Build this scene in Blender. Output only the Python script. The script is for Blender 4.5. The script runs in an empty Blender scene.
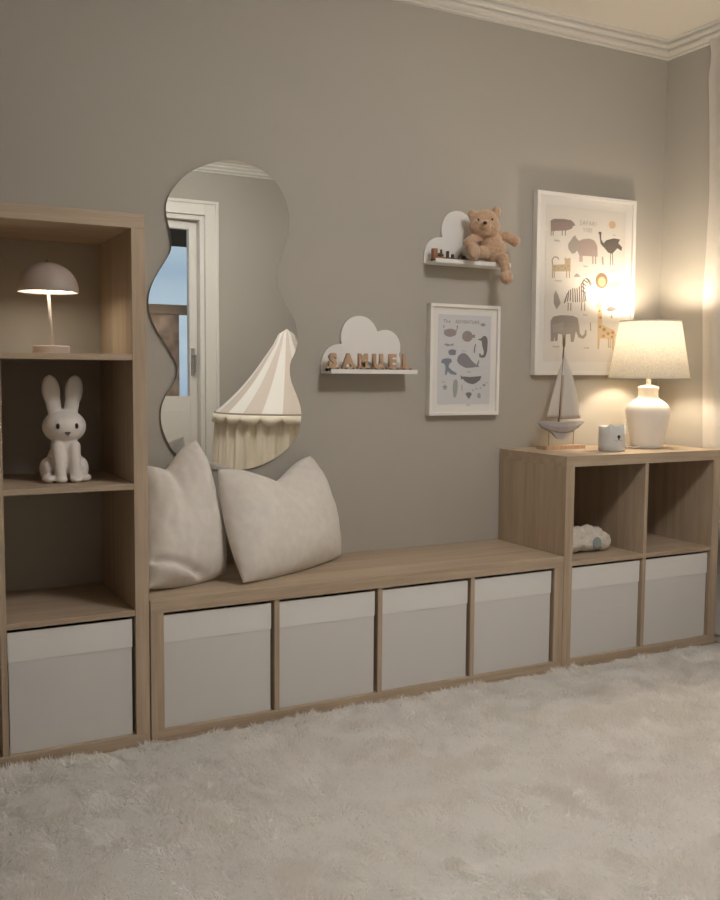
import bpy, bmesh, math, random
import numpy as np
from mathutils import Vector, Matrix, noise
random.seed(7); rng = np.random.default_rng(11)
PI = math.pi
C = bpy.context.scene.collection

# ---------------------------------------------------------------- materials
def new_mat(name):
    m = bpy.data.materials.new(name); m.use_nodes = True
    nt = m.node_tree
    for n in list(nt.nodes): nt.nodes.remove(n)
    out = nt.nodes.new('ShaderNodeOutputMaterial')
    return m, nt, out

def princ(name, col, rough=0.6, bump=0.0, bscale=200.0, var=0.0, vscale=6.0, spec=0.5, sheen=0.0, metal=0.0, trans=0.0, bdist=0.002):
    m, nt, out = new_mat(name)
    b = nt.nodes.new('ShaderNodeBsdfPrincipled')
    b.inputs['Base Color'].default_value = (*col, 1)
    b.inputs['Roughness'].default_value = rough
    b.inputs['Specular IOR Level'].default_value = spec
    b.inputs['Metallic'].default_value = metal
    if sheen: b.inputs['Sheen Weight'].default_value = sheen
    tc = nt.nodes.new('ShaderNodeTexCoord')
    if var > 0:
        n = nt.nodes.new('ShaderNodeTexNoise'); n.inputs['Scale'].default_value = vscale; n.inputs['Detail'].default_value = 5
        r = nt.nodes.new('ShaderNodeValToRGB')
        r.color_ramp.elements[0].position = 0.3; r.color_ramp.elements[1].position = 0.7
        r.color_ramp.elements[0].color = (*[c * (1 - var) for c in col], 1)
        r.color_ramp.elements[1].color = (*[min(1, c * (1 + var)) for c in col], 1)
        nt.links.new(tc.outputs['Object'], n.inputs['Vector']); nt.links.new(n.outputs['Fac'], r.inputs['Fac'])
        nt.links.new(r.outputs['Color'], b.inputs['Base Color'])
    if bump > 0:
        n = nt.nodes.new('ShaderNodeTexNoise'); n.inputs['Scale'].default_value = bscale; n.inputs['Detail'].default_value = 3
        bp = nt.nodes.new('ShaderNodeBump'); bp.inputs['Strength'].default_value = bump; bp.inputs['Distance'].default_value = bdist
        nt.links.new(tc.outputs['Object'], n.inputs['Vector']); nt.links.new(n.outputs['Fac'], bp.inputs['Height'])
        nt.links.new(bp.outputs['Normal'], b.inputs['Normal'])
    nt.links.new(b.outputs['BSDF'], out.inputs['Surface'])
    return m

def wood(name, c0, c1, axis, rough=0.5, k=1.0, spec=0.35):
    """oak foil: fine streaks running along one axis"""
    m, nt, out = new_mat(name)
    b = nt.nodes.new('ShaderNodeBsdfPrincipled'); b.inputs['Roughness'].default_value = rough; b.inputs['Specular IOR Level'].default_value = spec
    tc = nt.nodes.new('ShaderNodeTexCoord'); mp = nt.nodes.new('ShaderNodeMapping')
    sc = [26 * k, 26 * k, 26 * k]; sc[axis] = 1.1 * k
    mp.inputs['Scale'].default_value = sc
    n = nt.nodes.new('ShaderNodeTexNoise'); n.inputs['Scale'].default_value = 1.0; n.inputs['Detail'].default_value = 6; n.inputs['Roughness'].default_value = 0.62; n.inputs['Distortion'].default_value = 0.25
    mp2 = nt.nodes.new('ShaderNodeMapping'); s2 = [190 * k] * 3; s2[axis] = 7 * k; mp2.inputs['Scale'].default_value = s2
    n2 = nt.nodes.new('ShaderNodeTexNoise'); n2.inputs['Scale'].default_value = 1.0; n2.inputs['Detail'].default_value = 3
    r = nt.nodes.new('ShaderNodeValToRGB')
    r.color_ramp.elements[0].position = 0.34; r.color_ramp.elements[1].position = 0.66
    r.color_ramp.elements[0].color = (*c0, 1); r.color_ramp.elements[1].color = (*c1, 1)
    mx = nt.nodes.new('ShaderNodeMix'); mx.data_type = 'RGBA'; mx.blend_type = 'MULTIPLY'; mx.inputs[0].default_value = 0.35
    L = nt.links.new
    L(tc.outputs['Object'], mp.inputs['Vector']); L(mp.outputs['Vector'], n.inputs['Vector']); L(n.outputs['Fac'], r.inputs['Fac'])
    L(tc.outputs['Object'], mp2.inputs['Vector']); L(mp2.outputs['Vector'], n2.inputs['Vector'])
    r2 = nt.nodes.new('ShaderNodeValToRGB'); r2.color_ramp.elements[0].position = 0.35; r2.color_ramp.elements[1].position = 0.6
    r2.color_ramp.elements[0].color = (0.70, 0.67, 0.62, 1); r2.color_ramp.elements[1].color = (1, 1, 1, 1)
    L(n2.outputs['Fac'], r2.inputs['Fac'])
    L(r.outputs['Color'], mx.inputs[6]); L(r2.outputs['Color'], mx.inputs[7]); L(mx.outputs[2], b.inputs['Base Color'])
    L(b.outputs['BSDF'], out.inputs['Surface'])
    return m

def emit(name, col, s):
    m, nt, out = new_mat(name)
    e = nt.nodes.new('ShaderNodeEmission'); e.inputs['Color'].default_value = (*col, 1); e.inputs['Strength'].default_value = s
    nt.links.new(e.outputs['Emission'], out.inputs['Surface']); return m

def glass(name, tint=(1, 1, 1), rough=0.0, f0=0.04):
    """thin pane: clear, with a reflection that grows towards grazing view"""
    m, nt, out = new_mat(name); L = nt.links.new
    t = nt.nodes.new('ShaderNodeBsdfTransparent'); t.inputs['Color'].default_value = (*tint, 1)
    g = nt.nodes.new('ShaderNodeBsdfGlossy'); g.inputs['Roughness'].default_value = rough
    ge = nt.nodes.new('ShaderNodeNewGeometry'); dt = nt.nodes.new('ShaderNodeVectorMath'); dt.operation = 'DOT_PRODUCT'
    L(ge.outputs['Normal'], dt.inputs[0]); L(ge.outputs['Incoming'], dt.inputs[1])
    def mth(op, a, b=None):
        n = nt.nodes.new('ShaderNodeMath'); n.operation = op
        for i, v in enumerate((a, b)):
            if v is None: continue
            if isinstance(v, (int, float)): n.inputs[i].default_value = v
            else: L(v, n.inputs[i])
        return n.outputs[0]
    k = mth('ADD', mth('MULTIPLY', mth('POWER', mth('SUBTRACT', 1.0, mth('ABSOLUTE', dt.outputs['Value'])), 5.0), 1 - f0), f0)
    x = nt.nodes.new('ShaderNodeMixShader')
    L(k, x.inputs[0]); L(t.outputs[0], x.inputs[1]); L(g.outputs[0], x.inputs[2]); L(x.outputs[0], out.inputs['Surface']); return m

def cloth_translucent(name, col, tcol, mix, clear=0.0, weave=900.0, var=0.10, streak=None):
    m, nt, out = new_mat(name)
    L = nt.links.new
    tc = nt.nodes.new('ShaderNodeTexCoord')
    mp = nt.nodes.new('ShaderNodeMapping'); mp.inputs['Scale'].default_value = streak or (1, 1, 1)
    n = nt.nodes.new('ShaderNodeTexNoise'); n.inputs['Scale'].default_value = weave; n.inputs['Detail'].default_value = 2
    L(tc.outputs['Object'], mp.inputs['Vector']); L(mp.outputs['Vector'], n.inputs['Vector'])
    def ramp(c):
        r = nt.nodes.new('ShaderNodeValToRGB'); r.color_ramp.elements[0].position = 0.3; r.color_ramp.elements[1].position = 0.7
        r.color_ramp.elements[0].color = (*[v * (1 - var) for v in c], 1); r.color_ramp.elements[1].color = (*[min(1, v * (1 + var)) for v in c], 1)
        L(n.outputs['Fac'], r.inputs['Fac']); return r
    d = nt.nodes.new('ShaderNodeBsdfDiffuse'); t = nt.nodes.new('ShaderNodeBsdfTranslucent')
    L(ramp(col).outputs['Color'], d.inputs['Color']); L(ramp(tcol).outputs['Color'], t.inputs['Color'])
    x = nt.nodes.new('ShaderNodeMixShader'); x.inputs[0].default_value = mix
    L(d.outputs[0], x.inputs[1]); L(t.outputs[0], x.inputs[2])
    last = x
    if clear > 0:
        tr = nt.nodes.new('ShaderNodeBsdfTransparent'); y = nt.nodes.new('ShaderNodeMixShader'); y.inputs[0].default_value = clear
        L(x.outputs[0], y.inputs[1]); L(tr.outputs[0], y.inputs[2]); last = y
    L(last.outputs[0], out.inputs['Surface'])
    return m

# ---------------------------------------------------------------- mesh helpers
def link(name, bm_or_me, mats, parent=None, smooth=False, loc=None):
    if isinstance(bm_or_me, bmesh.types.BMesh):
        bmesh.ops.recalc_face_normals(bm_or_me, faces=bm_or_me.faces)
        me = bpy.data.meshes.new(name); bm_or_me.to_mesh(me); bm_or_me.free()
    else: me = bm_or_me
    if not isinstance(mats, (list, tuple)): mats = [mats]
    for m in mats: me.materials.append(m)
    if smooth:
        me.polygons.foreach_set('use_smooth', [True] * len(me.polygons))
    o = bpy.data.objects.new(name, me); C.objects.link(o)
    if parent: o.parent = parent
    if loc: o.location = loc
    return o

def tag(o, label, cat, group=None):
    o['label'] = label; o['category'] = cat
    if group: o['group'] = group
    return o

def thing(name, label, cat, loc=(0, 0, 0), rz=0.0, group=None):
    o = bpy.data.objects.new(name, None); C.objects.link(o); o.location = loc; o.rotation_euler = (0, 0, rz)
    o.empty_display_size = 0.05
    return tag(o, label, cat, group)

def struct(o):
    o['kind'] = 'structure'; return o

def bx(bm, x0, x1, y0, y1, z0, z1, bev=0.0, mi=0, M=None):
    r = bmesh.ops.create_cube(bm, size=1.0)
    vs = r['verts']
    for v in vs:
        v.co = Vector((x0 + (v.co.x + .5) * (x1 - x0), y0 + (v.co.y + .5) * (y1 - y0), z0 + (v.co.z + .5) * (z1 - z0)))
    fs = list({f for v in vs for f in v.link_faces})
    if bev > 0:
        es = list({e for f in fs for e in f.edges})
        rr = bmesh.ops.bevel(bm, geom=es, offset=bev, segments=2, profile=0.6, affect='EDGES')
        fs = list(set(rr['faces']) | {f for f in fs if f.is_valid})
        vs = list({v for f in fs for v in f.verts})
    if M is not None:
        for v in set(vs): v.co = M @ v.co
    for f in fs:
        if f.is_valid: f.material_index = mi
    return fs

def box_obj(name, x0, x1, y0, y1, z0, z1, mat, parent=None, bev=0.0):
    bm = bmesh.new(); bx(bm, x0, x1, y0, y1, z0, z1, bev); return link(name, bm, mat, parent)

def lathe(bm, prof, n=48, cx=0, cy=0, mi=0, cap=False):
    rings = []
    for r, z in prof:
        if r < 1e-6: rings.append([bm.verts.new((cx, cy, z))])
        else: rings.append([bm.verts.new((cx + r * math.cos(2 * PI * k / n), cy + r * math.sin(2 * PI * k / n), z)) for k in range(n)])
    for a, b in zip(rings, rings[1:]):
        for k in range(n):
            k2 = (k + 1) % n
            if len(a) == 1 and len(b) > 1: f = bm.faces.new((a[0], b[k2], b[k]))
            elif len(b) == 1 and len(a) > 1: f = bm.faces.new((a[k], a[k2], b[0]))
            elif len(a) > 1: f = bm.faces.new((a[k], a[k2], b[k2], b[k]))
            f.material_index = mi

def tube(bm, pts, rad, n=10, mi=0):
    pts = [Vector(p) for p in pts]
    rads = rad if isinstance(rad, (list, tuple)) else [rad] * len(pts)
    rings = []
    up = Vector((0, 0, 1))
    for i, p in enumerate(pts):
        t = (pts[min(i + 1, len(pts) - 1)] - pts[max(i - 1, 0)]).normalized()
        a = t.cross(up) if abs(t.dot(up)) < 0.95 else t.cross(Vector((1, 0, 0)))
        a.normalize(); b = t.cross(a)
        rings.append([bm.verts.new(p + (a * math.cos(2 * PI * k / n) + b * math.sin(2 * PI * k / n)) * rads[i]) for k in range(n)])
    for a, b in zip(rings, rings[1:]):
        for k in range(n):
            bm.faces.new((a[k], a[(k + 1) % n], b[(k + 1) % n], b[k])).material_index = mi
    bm.faces.new(rings[0][::-1]).material_index = mi; bm.faces.new(rings[-1]).material_index = mi

def ell(bm, c, r, rot=None, sub=3, mi=0):
    res = bmesh.ops.create_icosphere(bm, subdivisions=sub, radius=1.0)
    M = Matrix.Translation(Vector(c)) @ (rot.to_4x4() if rot is not None else Matrix.Identity(4)) @ Matrix.Diagonal((*r, 1))
    for v in res['verts']: v.co = M @ v.co
    for f in {f for v in res['verts'] for f in v.link_faces}: f.material_index = mi

def extrude_outline(bm, pts, y0, y1, mi=0, bev=0.0):
    """closed (x, z) outline -> slab between y0 (front, smaller) and y1"""
    a = [bm.verts.new((x, y0, z)) for x, z in pts]; b = [bm.verts.new((x, y1, z)) for x, z in pts]
    f1 = bm.faces.new(a); f2 = bm.faces.new(b[::-1])
    n = len(pts); fs = [f1, f2]
    for k in range(n): fs.append(bm.faces.new((a[k], b[k], b[(k + 1) % n], a[(k + 1) % n])))
    for f in fs: f.material_index = mi
    if bev > 0:
        bmesh.ops.bevel(bm, geom=list(f1.edges), offset=bev, segments=2, affect='EDGES')

def blob(name, parts, mat, parent=None, voxel=0.004, smooth_it=3, rough=0.0, rscale=60):
    """ellipsoids fused into one continuous skin"""
    bm = bmesh.new()
    for p in parts:
        if p[0] == 'e': ell(bm, p[1], p[2], p[3] if len(p) > 3 else None)
        else:
            pts, rad = p[1], p[2]
            for i in range(len(pts) - 1):
                a, b = Vector(pts[i]), Vector(pts[i + 1]); n = max(2, int((b - a).length / 0.006))
                for k in range(n + 1):
                    t = k / n; rr = rad[i] * (1 - t) + rad[i + 1] * t
                    ell(bm, a.lerp(b, t), (rr, rr, rr), sub=2)
    me = bpy.data.meshes.new(name); bm.to_mesh(me); bm.free()
    o = bpy.data.objects.new(name, me); C.objects.link(o)
    md = o.modifiers.new('r', 'REMESH'); md.mode = 'VOXEL'; md.voxel_size = voxel
    sm = o.modifiers.new('s', 'SMOOTH'); sm.iterations = smooth_it; sm.factor = 0.5
    dg = bpy.context.evaluated_depsgraph_get()
    me2 = bpy.data.meshes.new_from_object(o.evaluated_get(dg))
    bpy.data.objects.remove(o); bpy.data.meshes.remove(me)
    if rough > 0:
        me2.update()
        nr = [v.normal.copy() for v in me2.vertices]
        for v, n in zip(me2.vertices, nr):
            d = noise.noise(v.co * rscale) + 0.6 * noise.noise(v.co * rscale * 2.3)
            v.co += n * d * rough
    me2.name = name
    return link(name, me2, mat, parent, smooth=True)

def text_bm(bm, s, size, x, z, y, mi, extrude=0.0, sx=1.0, align='CENTER', bold=0.0, space=1.0):
    """letters as geometry facing -y, baseline at z"""
    cu = bpy.data.curves.new('t', 'FONT'); cu.body = s; cu.size = size; cu.align_x = align; cu.extrude = extrude; cu.resolution_u = 3; cu.offset = bold; cu.space_character = space
    o = bpy.data.objects.new('t', cu); C.objects.link(o)
    dg = bpy.context.evaluated_depsgraph_get()
    me = bpy.data.meshes.new_from_object(o.evaluated_get(dg))
    bpy.data.objects.remove(o); bpy.data.curves.remove(cu)
    n0 = len(bm.verts); f0 = len(bm.faces)
    bm.from_mesh(me); bm.verts.ensure_lookup_table(); bm.faces.ensure_lookup_table()
    for v in bm.verts[n0:]: v.co = Vector((x + v.co.x * sx, y - v.co.z, z + v.co.y))
    for f in bm.faces[f0:]: f.material_index = mi
    bpy.data.meshes.remove(me)

def copy_tree(src, loc, label, group=None, rz=None):
    r = src.copy(); C.objects.link(r); r.location = loc; r['label'] = label
    if group: r['group'] = group
    if rz is not None: r.rotation_euler = (0, 0, rz)
    for ch in list(src.children):
        c = ch.copy(); C.objects.link(c); c.parent = r
        for g in list(ch.children):
            d = g.copy(); C.objects.link(d); d.parent = c
    return r

# ---- outlines (metres)
SAFARI_ART = [["rose",[[-0.181,0.2413],[-0.1657,0.2494],[-0.1097,0.2523],[-0.0926,0.2502],[-0.0776,0.2426],[-0.0726,0.2291],[-0.079,0.2163],[-0.1026,0.2093],[-0.1798,0.2017]]],["taupe",[[-0.181,0.2413],[-0.1657,0.2494],[-0.1097,0.2523],[-0.0949,0.25],[-0.1036,0.2388],[-0.143,0.2392],[-0.1807,0.231]]],["taupe",[[-0.0983,0.2497],[-0.0825,0.251],[-0.0662,0.2418],[-0.059,0.231],[-0.0703,0.2292],[-0.0745,0.2184],[-0.0882,0.2191]]],["taupe",[[-0.1798,0.2035],[-0.1803,0.1845],[-0.1759,0.1847],[-0.1754,0.2037]]],["taupe",[[-0.1698,0.2043],[-0.1704,0.1852],[-0.1659,0.1854],[-0.1654,0.2045]]],["taupe",[[-0.1252,0.2077],[-0.1257,0.1885],[-0.1212,0.1887],[-0.1207,0.2079]]],["taupe",[[-0.1094,0.2089],[-0.1099,0.1897],[-0.1054,0.1899],[-0.1049,0.2091]]],["greige",[[-0.0941,0.1558],[-0.0711,0.1854],[-0.0589,0.1942],[-0.0504,0.1817],[-0.034,0.1714],[-0.0355,0.1493],[-0.0577,0.1249],[-0.0736,0.1222],[-0.0901,0.1386]]],["rose2",[[-0.0409,0.1718],[-0.0216,0.1811],[0.0131,0.1862],[0.0402,0.1793],[0.0551,0.1599],[0.0578,0.1182],[-0.0344,0.1168],[-0.0489,0.1378]]],["rose2",[[-0.0356,0.1184],[-0.0347,0.0929],[-0.0278,0.0933],[-0.0287,0.1189]]],["rose2",[[-0.0264,0.119],[-0.0255,0.0935],[-0.0186,0.0939],[-0.0194,0.1195]]],["rose2",[[0.0294,0.1226],[0.0306,0.088],[0.0377,0.0884],[0.0364,0.123]]],["rose2",[[0.0434,0.1235],[0.0447,0.0888],[0.0518,0.0892],[0.0505,0.1239]]],["dark",[[0.0809,0.1661],[0.1015,0.1854],[0.1395,0.1953],[0.1734,0.1933],[0.1644,0.1773],[0.1856,0.1625],[0.1825,0.1478],[0.1603,0.1571],[0.1335,0.1337],[0.113,0.1369],[0.0957,0.151]]],["dark",[[0.0639,0.2095],[0.0732,0.212],[0.0742,0.1871],[0.0878,0.1702],[0.0977,0.1619],[0.0859,0.1575],[0.0712,0.1708],[0.0669,0.1901]]],["dark",[[0.0756,0.2121],[0.0748,0.2101],[0.0726,0.2084],[0.0693,0.2073],[0.0657,0.2071],[0.0623,0.2077],[0.06,0.209],[0.0591,0.2109],[0.0598,0.2129],[0.0621,0.2146],[0.0653,0.2157],[0.069,0.216],[0.0723,0.2154],[0.0747,0.214]]],["dark",[[0.1232,0.1367],[0.1227,0.0863],[0.1263,0.0864],[0.1267,0.1369]]],["dark",[[0.1327,0.1372],[0.1371,0.087],[0.1407,0.0873],[0.1363,0.1376]]],["sun",[[0.1482,0.249],[0.1467,0.2423],[0.1419,0.2366],[0.1348,0.2331],[0.1268,0.2325],[0.1195,0.2349],[0.1144,0.2397],[0.1124,0.2462],[0.1139,0.2529],[0.1186,0.2586],[0.1257,0.2621],[0.1337,0.2627],[0.141,0.2603],[0.1462,0.2555]]],["tan",[[-0.1703,0.0743],[-0.1064,0.0798],[-0.1095,0.1059],[-0.0957,0.1015],[-0.0799,0.1068],[-0.0782,0.0542],[-0.1695,0.0491]]],["brown",[[-0.1658,0.0747],[-0.1686,0.0928],[-0.173,0.0922],[-0.1703,0.0741]]],["brown",[[-0.169,0.0916],[-0.1593,0.1035],[-0.163,0.1052],[-0.1727,0.0933]]],["brown",[[-0.1611,0.1026],[-0.1455,0.1036],[-0.1456,0.1071],[-0.1612,0.1061]]],["brown",[[-0.1473,0.1042],[-0.1392,0.096],[-0.1356,0.0982],[-0.1437,0.1064]]],["brown",[[-0.1701,0.0499],[-0.1693,0.0239],[-0.1659,0.024],[-0.1667,0.0501]]],["brown",[[-0.1612,0.0504],[-0.1604,0.0243],[-0.157,0.0245],[-0.1578,0.0506]]],["brown",[[-0.0993,0.0539],[-0.0984,0.0276],[-0.095,0.0278],[-0.0959,0.0541]]],["brown",[[-0.0856,0.0547],[-0.0848,0.0283],[-0.0813,0.0285],[-0.0822,0.0549]]],["brown",[[-0.1511,0.0676],[-0.1527,0.0652],[-0.156,0.065],[-0.1578,0.0672],[-0.1562,0.0695],[-0.1528,0.0697]]],["brown",[[-0.134,0.0624],[-0.1357,0.0601],[-0.139,0.0599],[-0.1408,0.062],[-0.1392,0.0644],[-0.1358,0.0646]]],["brown",[[-0.1174,0.0713],[-0.119,0.0689],[-0.1224,0.0687],[-0.1242,0.0709],[-0.1225,0.0732],[-0.1192,0.0734]]],["brown",[[-0.1002,0.0661],[-0.1019,0.0638],[-0.1053,0.0636],[-0.107,0.0657],[-0.1054,0.0681],[-0.102,0.0683]]],["brown",[[-0.0868,0.0739],[-0.0885,0.0716],[-0.0919,0.0714],[-0.0937,0.0735],[-0.092,0.0759],[-0.0886,0.0761]]],["greige",[[-0.0615,0.0331],[-0.0549,0.0423],[-0.0459,0.0481],[-0.0365,0.0433],[-0.0269,0.0349]]],["dark",[[-0.0937,-0.0297],[-0.1051,-0.0655],[-0.1004,-0.0663],[-0.0891,-0.0305]]],["dark",[[-0.0872,-0.0209],[-0.0927,-0.0635],[-0.0879,-0.0637],[-0.0825,-0.0211]]],["dark",[[-0.0783,-0.0153],[-0.0791,-0.0604],[-0.0743,-0.0604],[-0.0735,-0.0153]]],["dark",[[-0.0681,-0.0114],[-0.0652,-0.0644],[-0.0604,-0.0641],[-0.0633,-0.0111]]],["dark",[[-0.0578,-0.011],[-0.0525,-0.0648],[-0.0477,-0.0644],[-0.053,-0.0106]]],["dark",[[-0.0463,-0.0095],[-0.0422,-0.0643],[-0.0373,-0.064],[-0.0415,-0.0092]]],["dark",[[-0.035,-0.0028],[-0.0306,-0.0639],[-0.0257,-0.0636],[-0.0302,-0.0024]]],["dark",[[-0.0261,0.0083],[-0.019,-0.0643],[-0.0141,-0.0639],[-0.0213,0.0087]]],["dark",[[-0.0172,0.0194],[-0.0086,-0.063],[-0.0037,-0.0626],[-0.0124,0.0198]]],["dark",[[-0.0063,-0.0265],[0.0007,-0.0601],[0.0055,-0.0594],[-0.0015,-0.0258]]],["dark",[[-0.0247,-0.002],[-0.0034,-0.0116],[-0.0008,-0.0084],[-0.0221,0.0012]]],["dark",[[-0.0207,0.0117],[0.0006,-0.0006],[0.0037,0.0024],[-0.0177,0.0147]]],["dark",[[-0.014,0.0225],[0.0085,0.0121],[0.0112,0.0154],[-0.0113,0.0258]]],["dark",[[-0.0047,0.0292],[0.0166,0.0214],[0.0189,0.0248],[-0.0024,0.0325]]],["dark",[[-0.0215,-0.0197],[0.002,-0.0275],[0.0041,-0.0241],[-0.0194,-0.0163]]],["dark",[[0.0108,0.0271],[0.0279,0.0066],[0.0321,0.0087],[0.0149,0.0292]]],["dark",[[0.0035,0.0304],[0.0233,0.0011],[0.0277,0.0029],[0.0079,0.0323]]],["dark",[[-0.0091,0.028],[-0.0235,0.0077],[-0.0192,0.006],[-0.0048,0.0263]]],["dark",[[-0.0968,-0.0386],[-0.1094,-0.07],[-0.1049,-0.071],[-0.0922,-0.0396]]],["dark",[[-0.0886,-0.0679],[-0.0887,-0.0989],[-0.085,-0.0988],[-0.0849,-0.0679]]],["dark",[[-0.0749,-0.0674],[-0.075,-0.0984],[-0.0713,-0.0983],[-0.0712,-0.0673]]],["dark",[[-0.0207,-0.0651],[-0.0208,-0.0964],[-0.0171,-0.0963],[-0.017,-0.0651]]],["dark",[[-0.0044,-0.0645],[-0.0045,-0.0958],[-0.0008,-0.0957],[-0.0007,-0.0644]]],["brown",[[0.1136,0.0271],[0.112,0.0165],[0.1068,0.007],[0.0984,-0.0002],[0.0881,-0.0044],[0.0769,-0.0049],[0.0663,-0.0018],[0.0576,0.0046],[0.0517,0.0135],[0.0494,0.0238],[0.051,0.0343],[0.0562,0.0437],[0.0644,0.051],[0.0747,0.0552],[0.0858,0.0558],[0.0964,0.0527],[0.1053,0.0464],[0.1112,0.0375]]],["sun",[[0.103,0.022],[0.1013,0.0134],[0.0959,0.0062],[0.0879,0.002],[0.079,0.0015],[0.0707,0.005],[0.0649,0.0115],[0.0626,0.02],[0.0643,0.0286],[0.0696,0.0358],[0.0775,0.04],[0.0865,0.0405],[0.0948,0.0371],[0.1006,0.0305]]],["pale",[[0.1105,0.0134],[0.1438,0.0241],[0.1802,0.0232],[0.1867,-0.0174],[0.1723,-0.0227],[0.1665,-0.0002],[0.1268,-0.0039],[0.1211,-0.0132],[0.1087,-0.0029]]],["greige",[[-0.1505,-0.0223],[-0.1364,-0.041],[-0.1242,-0.0712],[-0.1437,-0.0957],[-0.159,-0.0726],[-0.1589,-0.042]]],["greige2",[[-0.1726,-0.1406],[-0.1597,-0.1235],[-0.1204,-0.1168],[-0.0633,-0.1175],[-0.0376,-0.1255],[-0.0298,-0.1521],[-0.024,-0.1859],[-0.012,-0.1963],[-0.0006,-0.1871],[0.0023,-0.1708],[0.0094,-0.1724],[0.009,-0.194],[-0.0069,-0.207],[-0.0304,-0.2022],[-0.0451,-0.1775],[-0.0553,-0.2197],[-0.0691,-0.22],[-0.0736,-0.1889],[-0.0941,-0.1912],[-0.0965,-0.2233],[-0.1102,-0.2236],[-0.1146,-0.1918],[-0.134,-0.1887],[-0.1365,-0.217],[-0.1489,-0.2173],[-0.1517,-0.1997],[-0.1545,-0.2192],[-0.1702,-0.2196]]],["greige",[[-0.1643,-0.1561],[-0.1252,-0.1461],[-0.1083,-0.1411],[-0.1096,-0.1721],[-0.1353,-0.1835],[-0.1578,-0.184]]],["gold",[[0.052,-0.0793],[0.069,-0.0588],[0.0834,-0.0609],[0.0903,-0.1484],[0.1206,-0.1585],[0.1537,-0.1694],[0.1644,-0.192],[0.1549,-0.1996],[0.1531,-0.2473],[0.1458,-0.2474],[0.1418,-0.2045],[0.0792,-0.2032],[0.0772,-0.2468],[0.0688,-0.247],[0.0651,-0.1131],[0.0674,-0.0787]]],["brown",[[0.0797,-0.0958],[0.0754,-0.0991],[0.0697,-0.0979],[0.0682,-0.0936],[0.0725,-0.0904],[0.0782,-0.0915]]],["brown",[[0.0866,-0.123],[0.0815,-0.1268],[0.0746,-0.1255],[0.0728,-0.1202],[0.0779,-0.1164],[0.0848,-0.1178]]],["brown",[[0.0867,-0.1595],[0.0807,-0.164],[0.0727,-0.1623],[0.0706,-0.1562],[0.0766,-0.1517],[0.0846,-0.1534]]],["brown",[[0.111,-0.1703],[0.1033,-0.176],[0.0929,-0.1739],[0.0902,-0.166],[0.0979,-0.1602],[0.1083,-0.1623]]],["brown",[[0.1309,-0.1859],[0.124,-0.191],[0.1147,-0.1891],[0.1123,-0.182],[0.1192,-0.1769],[0.1285,-0.1788]]],["brown",[[0.1538,-0.1804],[0.1477,-0.1849],[0.1396,-0.1833],[0.1374,-0.1771],[0.1435,-0.1726],[0.1517,-0.1743]]],["brown",[[0.106,-0.1953],[0.1,-0.1998],[0.092,-0.1981],[0.0899,-0.192],[0.0958,-0.1875],[0.1039,-0.1892]]],["brown",[[0.1497,-0.1977],[0.1445,-0.2015],[0.1375,-0.2001],[0.1357,-0.1948],[0.1408,-0.1909],[0.1478,-0.1924]]],["brown",[[0.1217,-0.2022],[0.1232,-0.2405],[0.1268,-0.2404],[0.1253,-0.2021]]],["brown",[[0.1314,-0.202],[0.1328,-0.2403],[0.1365,-0.2403],[0.135,-0.2019]]],["dark",[[0.1095,-0.088],[0.1188,-0.0785],[0.138,-0.0751],[0.1575,-0.0789],[0.1639,-0.0878],[0.1411,-0.0941],[0.1194,-0.0949]]],["dark",[[0.1356,-0.0925],[0.138,-0.1224],[0.1416,-0.1222],[0.1392,-0.0923]]],["greige",[[0.0254,-0.1415],[0.0278,-0.1756],[0.0336,-0.1753],[0.0312,-0.1412]]],["greige",[[0.0785,0.1193],[0.082,0.0873],[0.0903,0.0881],[0.0867,0.1202]]]]
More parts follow.
